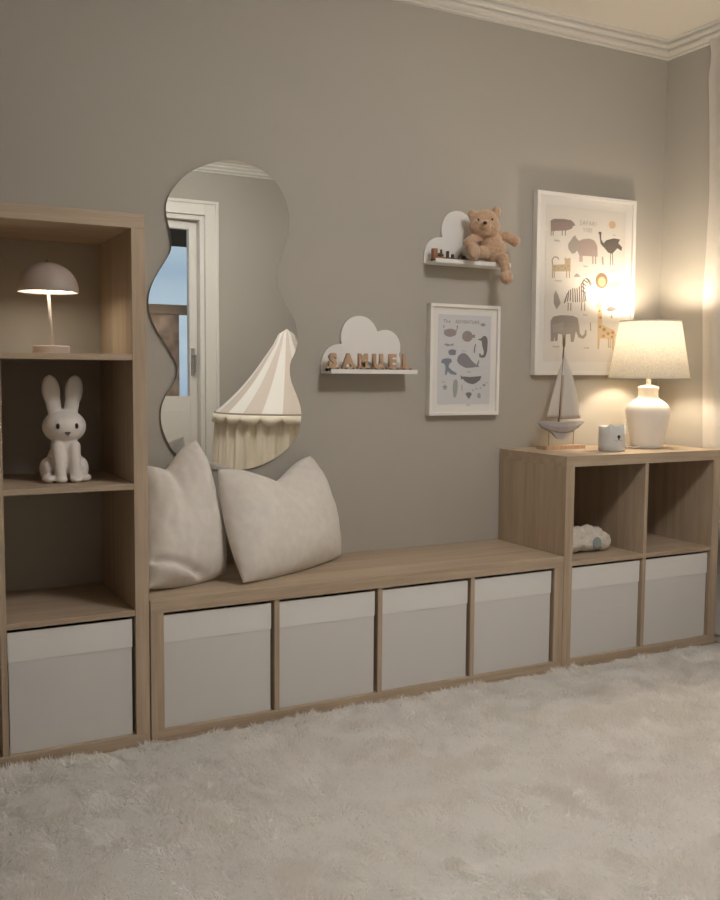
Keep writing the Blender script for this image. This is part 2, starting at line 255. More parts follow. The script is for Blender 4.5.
SEA_ART = [["srose",[[-0.0367,0.0997],[-0.0394,0.0933],[-0.0472,0.0879],[-0.0585,0.0848],[-0.0711,0.0845],[-0.0825,0.0871],[-0.0904,0.092],[-0.0933,0.0982],[-0.0906,0.1047],[-0.0829,0.11],[-0.0716,0.1131],[-0.059,0.1135],[-0.0476,0.111],[-0.0396,0.1061]]],["sgrey",[[-0.0896,0.1164],[-0.0909,0.1247],[-0.0965,0.124],[-0.0951,0.1156]]],["sgrey",[[-0.0316,0.1135],[-0.0312,0.1261],[-0.0369,0.1261],[-0.0373,0.1135]]],["sgrey",[[-0.0941,0.1084],[-0.0865,0.1008],[-0.0827,0.1035],[-0.0903,0.1111]]],["sgrey",[[-0.0376,0.1127],[-0.0463,0.104],[-0.0424,0.1014],[-0.0337,0.11]]],["sbrown",[[0.0346,0.0883],[0.0329,0.0806],[0.0279,0.0739],[0.0202,0.0693],[0.0112,0.0676],[0.0021,0.0689],[-0.0057,0.0731],[-0.011,0.0795],[-0.0129,0.0872],[-0.0113,0.0949],[-0.0063,0.1015],[0.0013,0.1061],[0.0104,0.1079],[0.0195,0.1066],[0.0273,0.1024],[0.0326,0.096]]],["sbrown",[[0.03,0.0919],[0.0454,0.0966],[0.0444,0.0817],[0.0301,0.0845]]],["sgrey",[[0.0062,0.0924],[0.004,0.0867],[-0.0013,0.0843],[-0.0068,0.0865],[-0.0092,0.092],[-0.007,0.0977],[-0.0017,0.1001],[0.0038,0.098]]],["sdark",[[0.073,0.0823],[0.0807,0.0906],[0.0925,0.0914],[0.1006,0.083],[0.1029,0.0669],[0.1004,0.0319],[0.0936,0.0141],[0.0792,0.009],[0.0661,0.0126],[0.0639,0.0244],[0.0703,0.0277],[0.0738,0.0192],[0.0836,0.0209],[0.086,0.0312],[0.0776,0.0557],[0.0746,0.0727],[0.0589,0.0756],[0.0601,0.0788]]],["sgrey",[[-0.0913,0.0564],[-0.082,0.0598],[-0.063,0.056],[-0.0505,0.0615],[-0.0497,0.052],[-0.063,0.0518],[-0.0786,0.0494]]],["sblue",[[-0.0379,0.0285],[-0.0395,0.0237],[-0.0441,0.0197],[-0.051,0.0175],[-0.0585,0.0174],[-0.0654,0.0194],[-0.0702,0.0232],[-0.072,0.0279],[-0.0704,0.0328],[-0.0657,0.0367],[-0.0589,0.0389],[-0.0514,0.0391],[-0.0445,0.0371],[-0.0397,0.0333]]],["sblue",[[-0.0718,0.0301],[-0.0371,0.0338],[-0.0376,0.037],[-0.0723,0.0332]]],["sblue",[[-0.0675,0.0185],[-0.0403,0.0179],[-0.0402,0.0211],[-0.0674,0.0217]]],["sdark",[[0.0466,0.0599],[0.0417,0.047],[0.0461,0.0459],[0.051,0.0588]]],["sdark",[[0.0413,0.0465],[0.0404,0.0273],[0.0456,0.0271],[0.0465,0.0464]]],["spurple",[[-0.0334,-0.0037],[-0.0287,0.0139],[-0.0149,0.0247],[-0.0008,0.0265],[0.0141,0.0182],[0.0339,-0.0028],[0.0537,-0.0165],[0.0618,0.0007],[0.067,-0.0008],[0.0615,-0.0164],[0.0669,-0.0249],[0.0538,-0.024],[0.0312,-0.0274],[0.0054,-0.0287],[-0.0217,-0.0163]]],["sblue",[[-0.1026,-0.0098],[-0.0978,0.0018],[-0.0779,0.0063],[-0.0589,0.0044],[-0.055,-0.0061],[-0.0662,-0.0136],[-0.0697,-0.0263],[-0.055,-0.0378],[-0.0326,-0.0487],[-0.0363,-0.0556],[-0.0604,-0.0515],[-0.0732,-0.0421],[-0.078,-0.0559],[-0.0843,-0.0538],[-0.0823,-0.029],[-0.0863,-0.0149]]],["sdark",[[-0.0159,-0.0555],[-0.0068,-0.0608],[-0.0004,-0.0597],[0.0254,-0.0617],[0.0774,-0.0577],[0.0712,-0.0722],[0.0551,-0.083],[0.0402,-0.0884],[0.0194,-0.0853],[0.0032,-0.0778],[-0.0066,-0.0682],[-0.0142,-0.0725]]],["sgrey",[[-0.0844,-0.0865],[-0.0808,-0.0955],[-0.071,-0.096],[-0.0785,-0.102],[-0.0758,-0.1113],[-0.084,-0.106],[-0.0921,-0.1113],[-0.0897,-0.102],[-0.0974,-0.096],[-0.0877,-0.0955]]],["sgreen",[[-0.0461,-0.0748],[-0.036,-0.0694],[-0.0282,-0.079],[-0.0277,-0.1056],[-0.0335,-0.1322],[-0.0423,-0.1406],[-0.0476,-0.1268],[-0.0507,-0.1002]]],["sdark",[[0.006,-0.1238],[0.015,-0.1184],[0.0292,-0.1185],[0.0358,-0.125],[0.0219,-0.1442]]],["sgreen",[[0.0764,-0.131],[0.0757,-0.1357],[0.0734,-0.1395],[0.07,-0.1415],[0.0662,-0.1415],[0.0628,-0.1394],[0.0603,-0.1357],[0.0594,-0.131],[0.0601,-0.1263],[0.0624,-0.1226],[0.0658,-0.1205],[0.0696,-0.1205],[0.073,-0.1226],[0.0755,-0.1264]]],["sgrey",[[0.0916,0.1326],[0.0882,0.1279],[0.0799,0.1258],[0.0716,0.1274],[0.0681,0.1319],[0.0714,0.1365],[0.0796,0.1386],[0.088,0.137]]],["sgrey",[[0.0966,-0.0916],[0.0945,-0.0951],[0.0895,-0.0965],[0.0843,-0.0951],[0.0821,-0.0916],[0.0842,-0.0882],[0.0892,-0.0868],[0.0944,-0.0882]]],["sgrey",[[-0.0117,-0.0896],[-0.0099,-0.1136],[-0.0067,-0.1135],[-0.0085,-0.0895]]],["sgrey",[[0.044,-0.111],[0.0417,-0.1133],[0.0372,-0.1133],[0.0349,-0.111],[0.0371,-0.1087],[0.0416,-0.1087]]],["sgrey",[[0.0595,-0.1056],[0.0573,-0.108],[0.0527,-0.108],[0.0504,-0.1056],[0.0526,-0.1033],[0.0572,-0.1033]]],["sgrey",[[0.0778,-0.103],[0.0755,-0.1053],[0.0709,-0.1053],[0.0686,-0.103],[0.0708,-0.1006],[0.0754,-0.1006]]]]
MIRROR_OUTLINE = [[0.3519, 1.7184], [0.4312, 1.7193], [0.5058, 1.6919], [0.5561, 1.64], [0.5824, 1.5693], [0.5775, 1.4919], [0.552, 1.4209], [0.5377, 1.3664], [0.5478, 1.3122], [0.5778, 1.2598], [0.6038, 1.2175], [0.616, 1.1662], [0.6088, 1.1208], [0.5905, 1.0804], [0.5869, 1.0502], [0.5925, 1.0154], [0.6128, 0.9676], [0.6289, 0.9197], [0.6264, 0.8712], [0.6047, 0.8159], [0.5482, 0.7655], [0.4714, 0.7327], [0.3886, 0.7221], [0.3236, 0.7284], [0.2542, 0.7491], [0.1937, 0.7815], [0.1635, 0.8277], [0.1462, 0.8801], [0.1467, 0.9324], [0.1648, 0.9771], [0.1904, 1.0143], [0.1981, 1.0441], [0.1942, 1.074], [0.1624, 1.1299], [0.1288, 1.1836], [0.1107, 1.2337], [0.1112, 1.2848], [0.1304, 1.3364], [0.161, 1.3859], [0.1818, 1.4273], [0.1796, 1.4776], [0.1674, 1.5343], [0.171, 1.578], [0.1969, 1.6239], [0.2508, 1.6741]]

# ---- light levels
LAMP_W, LAMP_BULB, MUSH, CEIL_E, SKY, EXPO = 6.6, 8.0, 4.6, 29.0, 0.58, 0.84
CLX, CLY = 0.90, -1.85

# ---------------------------------------------------------------- palette
OAK0, OAK1 = (0.400, 0.310, 0.222), (0.510, 0.410, 0.305)
M_oak = [wood('oak_grain_%s' % n, OAK0, OAK1, i) for i, n in enumerate(('across', 'deep', 'upright'))]
M_oakx, M_oaky, M_oakz = M_oak
M_wall = princ('greige_wall_paint', (0.42, 0.397, 0.352), 0.85, bump=0.05, bscale=350, spec=0.2)
M_ceil = princ('ceiling_paint', (0.80, 0.77, 0.71), 0.9, spec=0.2)
M_trim = princ('white_gloss_trim', (0.70, 0.68, 0.63), 0.45)
M_floor = wood('floor_boards', (0.30, 0.21, 0.14), (0.42, 0.31, 0.22), 0, k=0.5)
M_boxcloth = princ('off_white_box_cloth', (0.63, 0.62, 0.61), 0.9, bump=0.25, bscale=900, spec=0.1, bdist=0.0006)
M_boxband = princ('light_box_trim_cloth', (0.73, 0.725, 0.71), 0.85, bump=0.3, bscale=600, spec=0.15, bdist=0.0006)
M_pillow = princ('cream_pillow_linen', (0.70, 0.665, 0.62), 0.95, bump=0.6, bscale=420, var=0.05, vscale=40, spec=0.1, sheen=0.2, bdist=0.0009)
M_white = princ('white_painted_board', (0.80, 0.79, 0.77), 0.5)
M_frame = princ('white_frame', (0.80, 0.78, 0.75), 0.4)
M_mat = princ('white_mat_board', (0.82, 0.80, 0.77), 0.8)
M_paper1 = princ('cream_paper', (0.77, 0.73, 0.68), 0.85)
M_paper2 = princ('cool_paper', (0.66, 0.67, 0.69), 0.85)
M_glass = glass('picture_glass')
M_bunny = princ('matte_white_silicone', (0.74, 0.69, 0.65), 0.55, spec=0.3)
M_black = princ('black_enamel', (0.012, 0.011, 0.010), 0.35)
M_bear = princ('caramel_plush', (0.54, 0.36, 0.24), 0.95, bump=0.9, bscale=260, var=0.14, vscale=90, spec=0.1, sheen=0.5, bdist=0.002)
M_bearnose = princ('bear_nose_thread', (0.03, 0.018, 0.014), 0.5)
M_ceramic = princ('white_ceramic', (0.80, 0.77, 0.72), 0.45, bump=0.04, bscale=60)
M_cup = princ('white_cup_glaze', (0.66, 0.66, 0.65), 0.4)
M_sail = cloth_translucent('sail_linen', (0.74, 0.71, 0.68), (0.62, 0.57, 0.50), 0.3, weave=500)
M_hull = princ('grey_white_hull_paint', (0.37, 0.365, 0.38), 0.75, var=0.06, vscale=30)
M_mast = princ('brown_mast_wood', (0.20, 0.13, 0.09), 0.6)
M_pin = princ('dull_brass_wire', (0.30, 0.24, 0.15), 0.4, metal=0.8)
M_lwood = wood('pale_toy_wood', (0.46, 0.30, 0.19), (0.58, 0.40, 0.27), 2, k=3)
M_dwood = princ('dark_brown_toy_wood', (0.10, 0.055, 0.032), 0.6)
M_cwood = princ('orange_brown_toy_wood', (0.36, 0.17, 0.09), 0.55)
M_greylamp = princ('greige_lamp_paint', (0.42, 0.35, 0.31), 0.5)
M_knit = princ('white_knit_wool', (0.66, 0.61, 0.55), 0.95, bump=1.0, bscale=160, var=0.08, vscale=120, spec=0.1, bdist=0.004)
M_button = princ('dusty_teal_felt', (0.25, 0.31, 0.31), 0.9)
M_shade = cloth_translucent('linen_lamp_shade', (0.72, 0.66, 0.56), (0.115, 0.107, 0.090), 0.55, weave=70, var=0.17, streak=(5, 5, 1.6))
M_curtain = cloth_translucent('sheer_curtain', (0.86, 0.82, 0.77), (0.6, 0.57, 0.53), 0.40, clear=0.06, weave=600)
M_stripeA = princ('tent_beige_cloth', (0.57, 0.495, 0.42), 0.95, bump=0.3, bscale=80)
M_stripeB = princ('tent_white_cloth', (0.72, 0.69, 0.63), 0.95, bump=0.3, bscale=80)
M_tentcurt = princ('tent_cream_cloth', (0.80, 0.72, 0.58), 0.95, bump=0.4, bscale=60)
M_ring = princ('tent_ring_piping', (0.33, 0.26, 0.19), 0.8)
M_steel = princ('brushed_handle', (0.45, 0.43, 0.40), 0.35, metal=0.9)
M_rug = cloth_translucent('cream_shag_pile', (0.975, 0.963, 0.945), (0.975, 0.963, 0.945), 0.5, weave=5, var=0.0)

# ---------------------------------------------------------------- room
XR, XL, YF, ZC = 2.276, -1.95, -3.06, 2.392
def wall_bm(*boxes):
    bm = bmesh.new()
    for b in boxes: bx(bm, *b)
    return bm
struct(link('floor', wall_bm((XL - .15, XR + .15, YF - .15, .15, -.12, 0)), M_floor))
struct(link('ceiling', wall_bm((XL - .15, XR + .15, YF - .15, .15, ZC, ZC + .12)), M_ceil))
struct(link('wall_back', wall_bm((XL - .15, XR + .15, 0, .15, 0, ZC)), M_wall))
struct(link('wall_left', wall_bm((XL - .15, XL, YF - .15, 0, 0, ZC)), M_wall))
struct(link('wall_right', wall_bm((XR, XR + .15, YF - .15, 0, 0, ZC)), M_wall))
DX0, DX1, DZ1 = 0.42, 1.315, 2.055          # glazed door opening in the wall behind the camera
struct(link('wall_front', wall_bm((XL, DX0, YF - .15, YF, 0, ZC), (DX1, XR, YF - .15, YF, 0, ZC), (DX0, DX1, YF - .15, YF, DZ1, ZC)), M_wall))

# stepped crown moulding all the way round (profile: distance from wall, height under ceiling)
CP = [(0, 0), (.054, 0), (.054, .007), (.046, .010), (.038, .011), (.038, .016), (.044, .018), (.044, .025), (.036, .030), (.024, .032), (.024, .037), (.030, .039), (.030, .046), (.020, .051), (.010, .052), (.012, .060), (0, .062)]
def crown(name, p0, p1, inward, bevel_ends=True):
    bm = bmesh.new(); p0, p1, inward = Vector(p0), Vector(p1), Vector(inward)
    t = (p1 - p0).normalized(); R = []
    for p, s in ((p0, 1), (p1, -1)):
        R.append([bm.verts.new(p + inward * d + t * s * d + Vector((0, 0, -h))) for d, h in CP])
    n = len(CP)
    for k in range(n): bm.faces.new((R[0][k], R[1][k], R[1][(k + 1) % n], R[0][(k + 1) % n]))
    return struct(link(name, bm, M_trim))
crown('trim_1', (XL, 0, ZC), (XR, 0, ZC), (0, -1, 0))
crown('trim_2', (XR, 0, ZC), (XR, YF, ZC), (-1, 0, 0))
crown('trim_3', (XR, YF, ZC), (XL, YF, ZC), (0, 1, 0))
crown('trim_4', (XL, YF, ZC), (XL, 0, ZC), (1, 0, 0))
def bb(name, b): struct(box_obj(name, *b, M_trim, bev=.003))
bb('baseboard_right', (XR - .012, XR, YF, 0, 0, .09)); bb('baseboard_left', (XL, XL + .012, YF, 0, 0, .09))
bm = bmesh.new(); bx(bm, XL + .012, DX0 - .09, YF, YF + .012, 0, .09, .003); bx(bm, DX1 + .09, XR - .012, YF, YF + .012, 0, .09, .003)
struct(link('baseboard_front', bm, M_trim))
bb('baseboard_back', (XL + .012, -.766, -.012, 0, 0, .09))

# glazed balcony door
d = bpy.data.objects.new('door_1', None); C.objects.link(d); struct(d)
bm = bmesh.new()
A0, A1, AZ = DX0 - .09, DX1 + .09, DZ1 + .09
for b in ((A0, DX0, YF, YF + .02, 0, AZ), (DX1, A1, YF, YF + .02, 0, AZ), (DX0, DX1, YF, YF + .02, DZ1, AZ),
          (A0, A0 + .02, YF + .02, YF + .03, 0, AZ), (A1 - .02, A1, YF + .02, YF + .03, 0, AZ), (A0 + .02, A1 - .02, YF + .02, YF + .03, AZ - .02, AZ)): bx(bm, *b, .003)
link('architrave', bm, M_trim, d)
bm = bmesh.new()
for b in ((DX0, DX0 + .030, YF - .13, YF, 0, DZ1), (DX1 - .030, DX1, YF - .13, YF, 0, DZ1), (DX0 + .030, DX1 - .030, YF - .13, YF, DZ1 - .03, DZ1)): bx(bm, *b, .003)
link('door_frame', bm, M_trim, d)
LX0, LX1, LZ = DX0 + .032, DX1 - .032, DZ1 - .033
GX0, GX1, GZ0, GZ1 = LX0 + .052, LX1 - .052, .885, LZ - .052
bm = bmesh.new(); y0, y1 = YF - .055, YF - .010
for b in ((LX0, GX0, y0, y1, .005, LZ), (GX1, LX1, y0, y1, .005, LZ), (GX0, GX1, y0, y1, GZ1, LZ), (GX0, GX1, y0, y1, .005, GZ0)): bx(bm, *b, .002)
bx(bm, GX0 + .03, GX1 - .03, y1, y1 + .006, .12, GZ0 - .09, .003)
lf = link('door_leaf', bm, M_trim, d)
hg = Vector((LX0, YF - .03, 0)); hr = Matrix.Rotation(math.radians(-3.5), 3, 'Z'); lf.rotation_euler = (0, 0, math.radians(-3.5)); lf.location = hg - hr @ hg   # leaf swung slightly only to keep the ceiling lamp's reflection off the pane
box_obj('glass_pane', GX0, GX1, YF - .037, YF - .031, GZ0, GZ1, M_glass, lf)
bm = bmesh.new()
bx(bm, LX1 - .045, LX1 - .018, y1, y1 + .008, 1.02, 1.20, .003); tube(bm, [(LX1 - .03, y1, 1.15), (LX1 - .03, y1 + .045, 1.15)], .008)
tube(bm, [(LX1 - .03, y1 + .045, 1.155), (LX1 - .035, y1 + .045, 1.04)], [.009, .008])
link('door_handle', bm, M_steel, lf)

# the balcony outside that door
M_soffit = wood('dark_soffit_boards', (0.035, 0.027, 0.022), (0.06, 0.046, 0.038), 0, rough=1, spec=0)
M_rail = wood('weathered_rail_wood', (0.50, 0.35, 0.23), (0.66, 0.47, 0.32), 0, rough=1, spec=0)
M_conc = princ('balcony_concrete', (0.30, 0.30, 0.30), 0.9, var=0.1)
M_wicker = princ('patterned_screen_cloth', (0.60, 0.40, 0.28), 0.9, var=0.6, vscale=6, spec=0)
o = tag(box_obj('balcony_floor', -.6, 3.2, -5.0, YF - .15, -.14, -.02, M_conc), 'grey balcony floor slab outside the glazed door', 'balcony')
o = tag(box_obj('balcony_roof', -.6, 3.2, -4.25, YF - .16, 2.005, 2.10, M_soffit), 'dark boarded roof edge over the balcony outside the door', 'roof')
t = thing('balcony_railing', 'brown wooden balcony railing with a cloth screen seen through the door glass', 'railing', (1.3, -4.2, -.02))
box_obj('handrail', -1.7, 1.7, -.03, .03, 1.50, 1.575, M_rail, t, .006)
box_obj('screen', -1.6, .19, -.012, .012, .25, 1.50, M_wicker, t, .004)
for px in (-1.66, 1.66): box_obj('post', px - .03, px + .03, -.03, .03, 0, 1.50, M_rail, t, .004)
box_obj('bottom_rail', -1.63, 1.63, -.02, .02, .16, .22, M_rail, t, .004)

# ---------------------------------------------------------------- cube storage furniture
T, CW, D = .038, .335, .016; DEP = .388; YB = -.003
def cube_unit(name, label, x0, nx, nz, lows=()):
    W = 2 * T + nx * CW + (nx - 1) * D; H = 2 * T + nz * CW + (nz - 1) * D
    u = thing(name, label, 'shelf unit', (x0, YB, 0))
    e = .0012
    box_obj('top_panel', 0, W, -DEP, 0, H - T, H, M_oakx, u, e)
    box_obj('bottom_panel', 0, W, -DEP, 0, 0, T, M_oakx, u, e)
    box_obj('side_panel', 0, T, -DEP, 0, T, H - T, M_oakz, u, e)
    box_obj('side_panel', W - T, W, -DEP, 0, T, H - T, M_oakz, u, e)
    for i in range(1, nx):
        x = T + i * CW + (i - 1) * D
        box_obj('divider', x, x + D, -DEP + .002, 0, T, H - T, M_oakz, u, .0008)
    for i in range(nx):
        x = T + i * (CW + D)
        for k in range(1, nz):
            z = T + k * CW + (k - 1) * D
            box_obj('shelf', x, x + CW, -DEP + .002, 0, z, z + D, M_oakx, u, .0008)
    return u
cube_unit('tall_shelf_unit', 'tall light oak open cube shelf standing at the left end of the wall', -.765, 2, 4)
cube_unit('low_bench_unit', 'long low light oak bench of four box cubes between the taller units', .0005, 4, 1)
cube_unit('cube_shelf_unit', 'square two by two light oak cube unit in the right corner', 1.4665, 2, 2)

# fabric boxes
def make_box():
    u = thing('storage_box', '', 'storage box', (0, 0, 0), group='white fabric storage boxes')
    W, H, DP, th = .3225, .3255, .365, .004
    def shell(w0, w1, h0, h1, y0, y1, bow, seed, floor=True, off=0.0):
        bm = bmesh.new(); n = 14
        # outer wall rings around the box; front gently bowed
        def ring(z, inset, k):
            out = []
            pts = []
            xa, xb, ya, yb = w0 + inset, w1 - inset, y0 + inset, y1 - inset
            for i in range(n): pts.append((xa + (xb - xa) * i / n, ya, 0))
            for i in range(6): pts.append((xb, ya + (yb - ya) * i / 6, 1))
            for i in range(n): pts.append((xb - (xb - xa) * i / n, yb, 2))
            for i in range(6): pts.append((xa, yb - (yb - ya) * i / 6, 3))
            for (x, y, s) in pts:
                q = 0
                if s == 0:
                    f = (x - xa) / (xb - xa); zz = (z - 0) / H
                    q = -bow * math.sin(PI * f) * math.sin(PI * min(max(zz, 0), 1)) + (noise.noise(Vector((x * 9, z * 16, seed))) * off)
                out.append(bm.verts.new((x, y + q, z)))
            return out
        zs = [h0 + (h1 - h0) * k / 12 for k in range(13)]
        R = [ring(z, 0, 0) for z in zs]; R.append(ring(h1, th, 0)); R += [ring(z, th, 0) for z in zs[::-1][1:-1]] + [ring(h0 + (th if floor else 0), th, 0)]
        m = len(R[0])
        for a, b in zip(R, R[1:]):
            for k in range(m): bm.faces.new((a[k], a[(k + 1) % m], b[(k + 1) % m], b[k]))
        if floor: bm.faces.new(R[0]); bm.faces.new(R[-1])
        else:
            for k in range(m): bm.faces.new((R[-1][k], R[-1][(k + 1) % m], R[0][(k + 1) % m], R[0][k]))
        return bm
    o = link('box_body', shell(0, W, 0, H - .004, -DP, 0, .0035, 1.0, True, .0010), M_boxcloth, u, smooth=False)
    o = link('trim_band', shell(-.0015, W + .0015, H - .078, H, -DP - .0022, .0015, .002, 5.0, False, .0016), M_boxband, u, smooth=False)
    return u
b0 = make_box()
def cell_x(x0, i): return x0 + T + i * (CW + D)
BY = YB - .012
spots = [(cell_x(-.765, 1) + .0035, 'fabric storage box at the foot of the tall oak shelf'),
         (cell_x(.0005, 0) + .0025, 'fabric storage box under the pillows, leftmost of the four in the bench'),
         (cell_x(.0005, 1) + .0025, 'fabric storage box second from the left in the low bench'),
         (cell_x(.0005, 2) + .0025, 'fabric storage box third from the left in the low bench'),
         (cell_x(.0005, 3) + .0025, 'fabric storage box in the bench right beside the square cube unit'),
         (cell_x(1.4665, 0) + .0025, 'fabric storage box in the square unit, under the knitted cloud toy'),
         (cell_x(1.4665, 1) + .0025, 'fabric storage box in the corner, rightmost of all, under an empty cube')]
for i, (x, lab) in enumerate(spots):
    loc = (x, BY, T + .0005)
    rz = [0, .004, .003, .004, .006, .004, .001][i]
    if i == 0: b0.location = loc; b0['label'] = 'off-white ' + lab
    else: copy_tree(b0, loc, 'off-white ' + lab, rz=0)

# ---------------------------------------------------------------- shag rug (base cloth and pile tufts in one mesh)
def shag():
    x0, x1, y0, y1 = -1.55, 2.232, -1.94, -.402
    dens = 92000; N = int((x1 - x0) * (y1 - y0) * dens)
    px = rng.uniform(x0, x1, N); py = rng.uniform(y0, y1, N)
    # brushing direction and height come from smooth random fields
    def field(sc, seed):
        g = 64; r = np.random.default_rng(seed).normal(size=(g, g))
        u = (px - x0) * sc % (g - 1); v = (py - y0) * sc % (g - 1)
        i = u.astype(int); j = v.astype(int); fu = u - i; fv = v - j
        fu = fu * fu * (3 - 2 * fu); fv = fv * fv * (3 - 2 * fv)
        return (r[i, j] * (1 - fu) * (1 - fv) + r[i + 1, j] * fu * (1 - fv) + r[i, j + 1] * (1 - fu) * fv + r[i + 1, j + 1] * fu * fv)
    ang = -1.9 + .8 * field(4, 1) + 1.2 * field(12, 2) + .8 * field(30, 3) + rng.normal(0, .7, N)
    lean = np.clip(1.12 + .26 * field(6, 4) + .46 * field(15, 5) + rng.normal(0, .22, N), .1, 1.5)
    L = .0235 * np.clip(1 + .16 * field(9, 6) + .20 * field(34, 8) + rng.normal(0, .10, N), .6, 1.4)
    wa = rng.uniform(0, PI, N); w = .00115 * rng.uniform(.8, 1.3, N)
    ca, sa = np.cos(ang), np.sin(ang)
    P = np.zeros((N, 5, 3)); wx, wy = np.cos(wa) * w, np.sin(wa) * w
    def pt(t, bend):
        a = lean * bend
        return px + ca * L * t * np.sin(a), py + sa * L * t * np.sin(a), .003 + L * t * np.cos(a * .9)
    for k, (t, bnd, ws) in enumerate(((0, .5, 1.0), (.55, .75, 1.05))):
        X, Y, Z = pt(t, bnd)
        P[:, 2 * k, 0], P[:, 2 * k, 1], P[:, 2 * k, 2] = X - wx * ws, Y - wy * ws, Z
        P[:, 2 * k + 1, 0], P[:, 2 * k + 1, 1], P[:, 2 * k + 1, 2] = X + wx * ws, Y + wy * ws, Z
    X, Y, Z = pt(1, 1.0); P[:, 4, 0], P[:, 4, 1], P[:, 4, 2] = X, Y, Z
    P[:, :, 1] = np.minimum(P[:, :, 1], y1 + .006)
    nb = 8
    V = np.concatenate([P.reshape(-1, 3), np.array([(x, y, z) for z in (0.0005, .006) for x, y in ((x0, y0), (x1, y0), (x1, y1), (x0, y1))])])
    base = (np.arange(N) * 5)[:, None]
    q = base + np.array([[0, 1, 3, 2]]); t3 = base + np.array([[2, 3, 4]])
    B = N * 5
    bq = np.array([[B + 4, B + 5, B + 6, B + 7], [B, B + 3, B + 2, B + 1], [B, B + 1, B + 5, B + 4], [B + 1, B + 2, B + 6, B + 5], [B + 2, B + 3, B + 7, B + 6], [B + 3, B, B + 4, B + 7]])
    loops = np.concatenate([q.ravel(), bq.ravel(), t3.ravel()]).astype(np.int32)
    nq = N + 6
    starts = np.concatenate([np.arange(nq) * 4, nq * 4 + np.arange(N) * 3]).astype(np.int32)
    me = bpy.data.meshes.new('shag_rug')
    me.vertices.add(len(V)); me.vertices.foreach_set('co', V.astype(np.float32).ravel())
    me.loops.add(len(loops)); me.loops.foreach_set('vertex_index', loops)
    me.polygons.add(len(starts)); me.polygons.foreach_set('loop_start', starts)
    me.update(calc_edges=True); me.validate()
    return me
tag(link('shag_rug', shag(), M_rug), 'large cream long-pile shag rug covering the floor in front of the units', 'rug')

# ---------------------------------------------------------------- wavy mirror
def catmull(pts, n=4):
    out = []; m = len(pts)
    for i in range(m):
        p0, p1, p2, p3 = [np.array(pts[(i + k) % m]) for k in (-1, 0, 1, 2)]
        for k in range(n):
            t = k / n
            out.append(tuple(.5 * ((2 * p1) + (-p0 + p2) * t + (2 * p0 - 5 * p1 + 4 * p2 - p3) * t * t + (-p0 + 3 * p1 - 3 * p2 + p3) * t ** 3)))
    return out
m_, nt, out = new_mat('mirror_silver'); g = nt.nodes.new('ShaderNodeBsdfGlossy'); g.inputs['Roughness'].default_value = 0.0; g.inputs['Color'].default_value = (.86, .87, .86, 1)
nt.links.new(g.outputs[0], out.inputs['Surface']); M_mirror = m_
M_edge = princ('mirror_glass_edge', (0.45, 0.47, 0.46), 0.2)
mo = catmull(MIRROR_OUTLINE)
t = thing('wavy_mirror', 'tall frameless wavy-edged mirror on the wall above the bench', 'mirror', (.37, 0, 1.22))
def shrink(pts, d):
    n = len(pts); o = []
    for i in range(n):
        a, b = np.array(pts[i - 1]), np.array(pts[(i + 1) % n]); tt = (b - a) / np.linalg.norm(b - a); nrm = np.array((tt[1], -tt[0]))
        o.append(tuple(np.array(pts[i]) + nrm * d))
    return o
mo = [(x - .37, z - 1.22) for x, z in mo]
bm = bmesh.new(); extrude_outline(bm, mo, -.010, -.0045); o = link('mirror_glass', bm, [M_mirror, M_edge], t)
for p in o.data.polygons:
    if abs(p.normal.y) < .5: p.material_index = 1
bm = bmesh.new(); ins = shrink(mo, .02)
bx(bm, -.10, .10, -.0045, 0, -.25, .30); link('backing_board', bm, M_edge, t)

# ---------------------------------------------------------------- cloud shelves
def cloud_outline():
    circ = [(.071, .027, .069), (.1485, .123, .0725), (.253, .090, .060), (.270, .035, .045)]
    cx, cz = .165, .05; pts = []
    for k in range(150):
        a = 2 * PI * k / 150; dx, dz = math.cos(a), math.sin(a); best = 0
        for (x, z, r) in circ:
            ox, oz = cx - x, cz - z; b = ox * dx + oz * dz; c = ox * ox + oz * oz - r * r; q = b * b - c
            if q >= 0: best = max(best, -b + math.sqrt(q))
        x, z = cx + dx * best, cz + dz * best
        if z < 0: s = (0 - cz) / dz; x, z = cx + dx * s, 0
        x = min(max(x, .001), .314)
        if z < .03 and dx < -.5 and abs(x) < .02: x = .001
        pts.append((x, z))
    return pts
def make_cloud(label, loc):
    t = thing('cloud_shelf', label, 'wall shelf', loc, group='white cloud wall shelves')
    bm = bmesh.new(); extrude_outline(bm, cloud_outline(), -.010, -.001, bev=.0015); link('cloud_back', bm, M_white, t)
    bm = bmesh.new(); bx(bm, 0, .338, -.084, -.010, -.005, .002, .001); link('ledge', bm, M_white, t)
    box_obj('lip', 0, .338, -.090, -.084, -.005, .010, M_white, t, .001)
    return t
S1 = (.703, 0, 1.048); S2 = (1.110, 0, 1.441)
c1 = make_cloud('white cloud-shaped wall shelf left of the sea animal print, holding letters', S1)
copy_tree(c1, S2, 'white cloud-shaped wall shelf higher up, with the teddy bear on its end').scale = (.965, 1, 1)

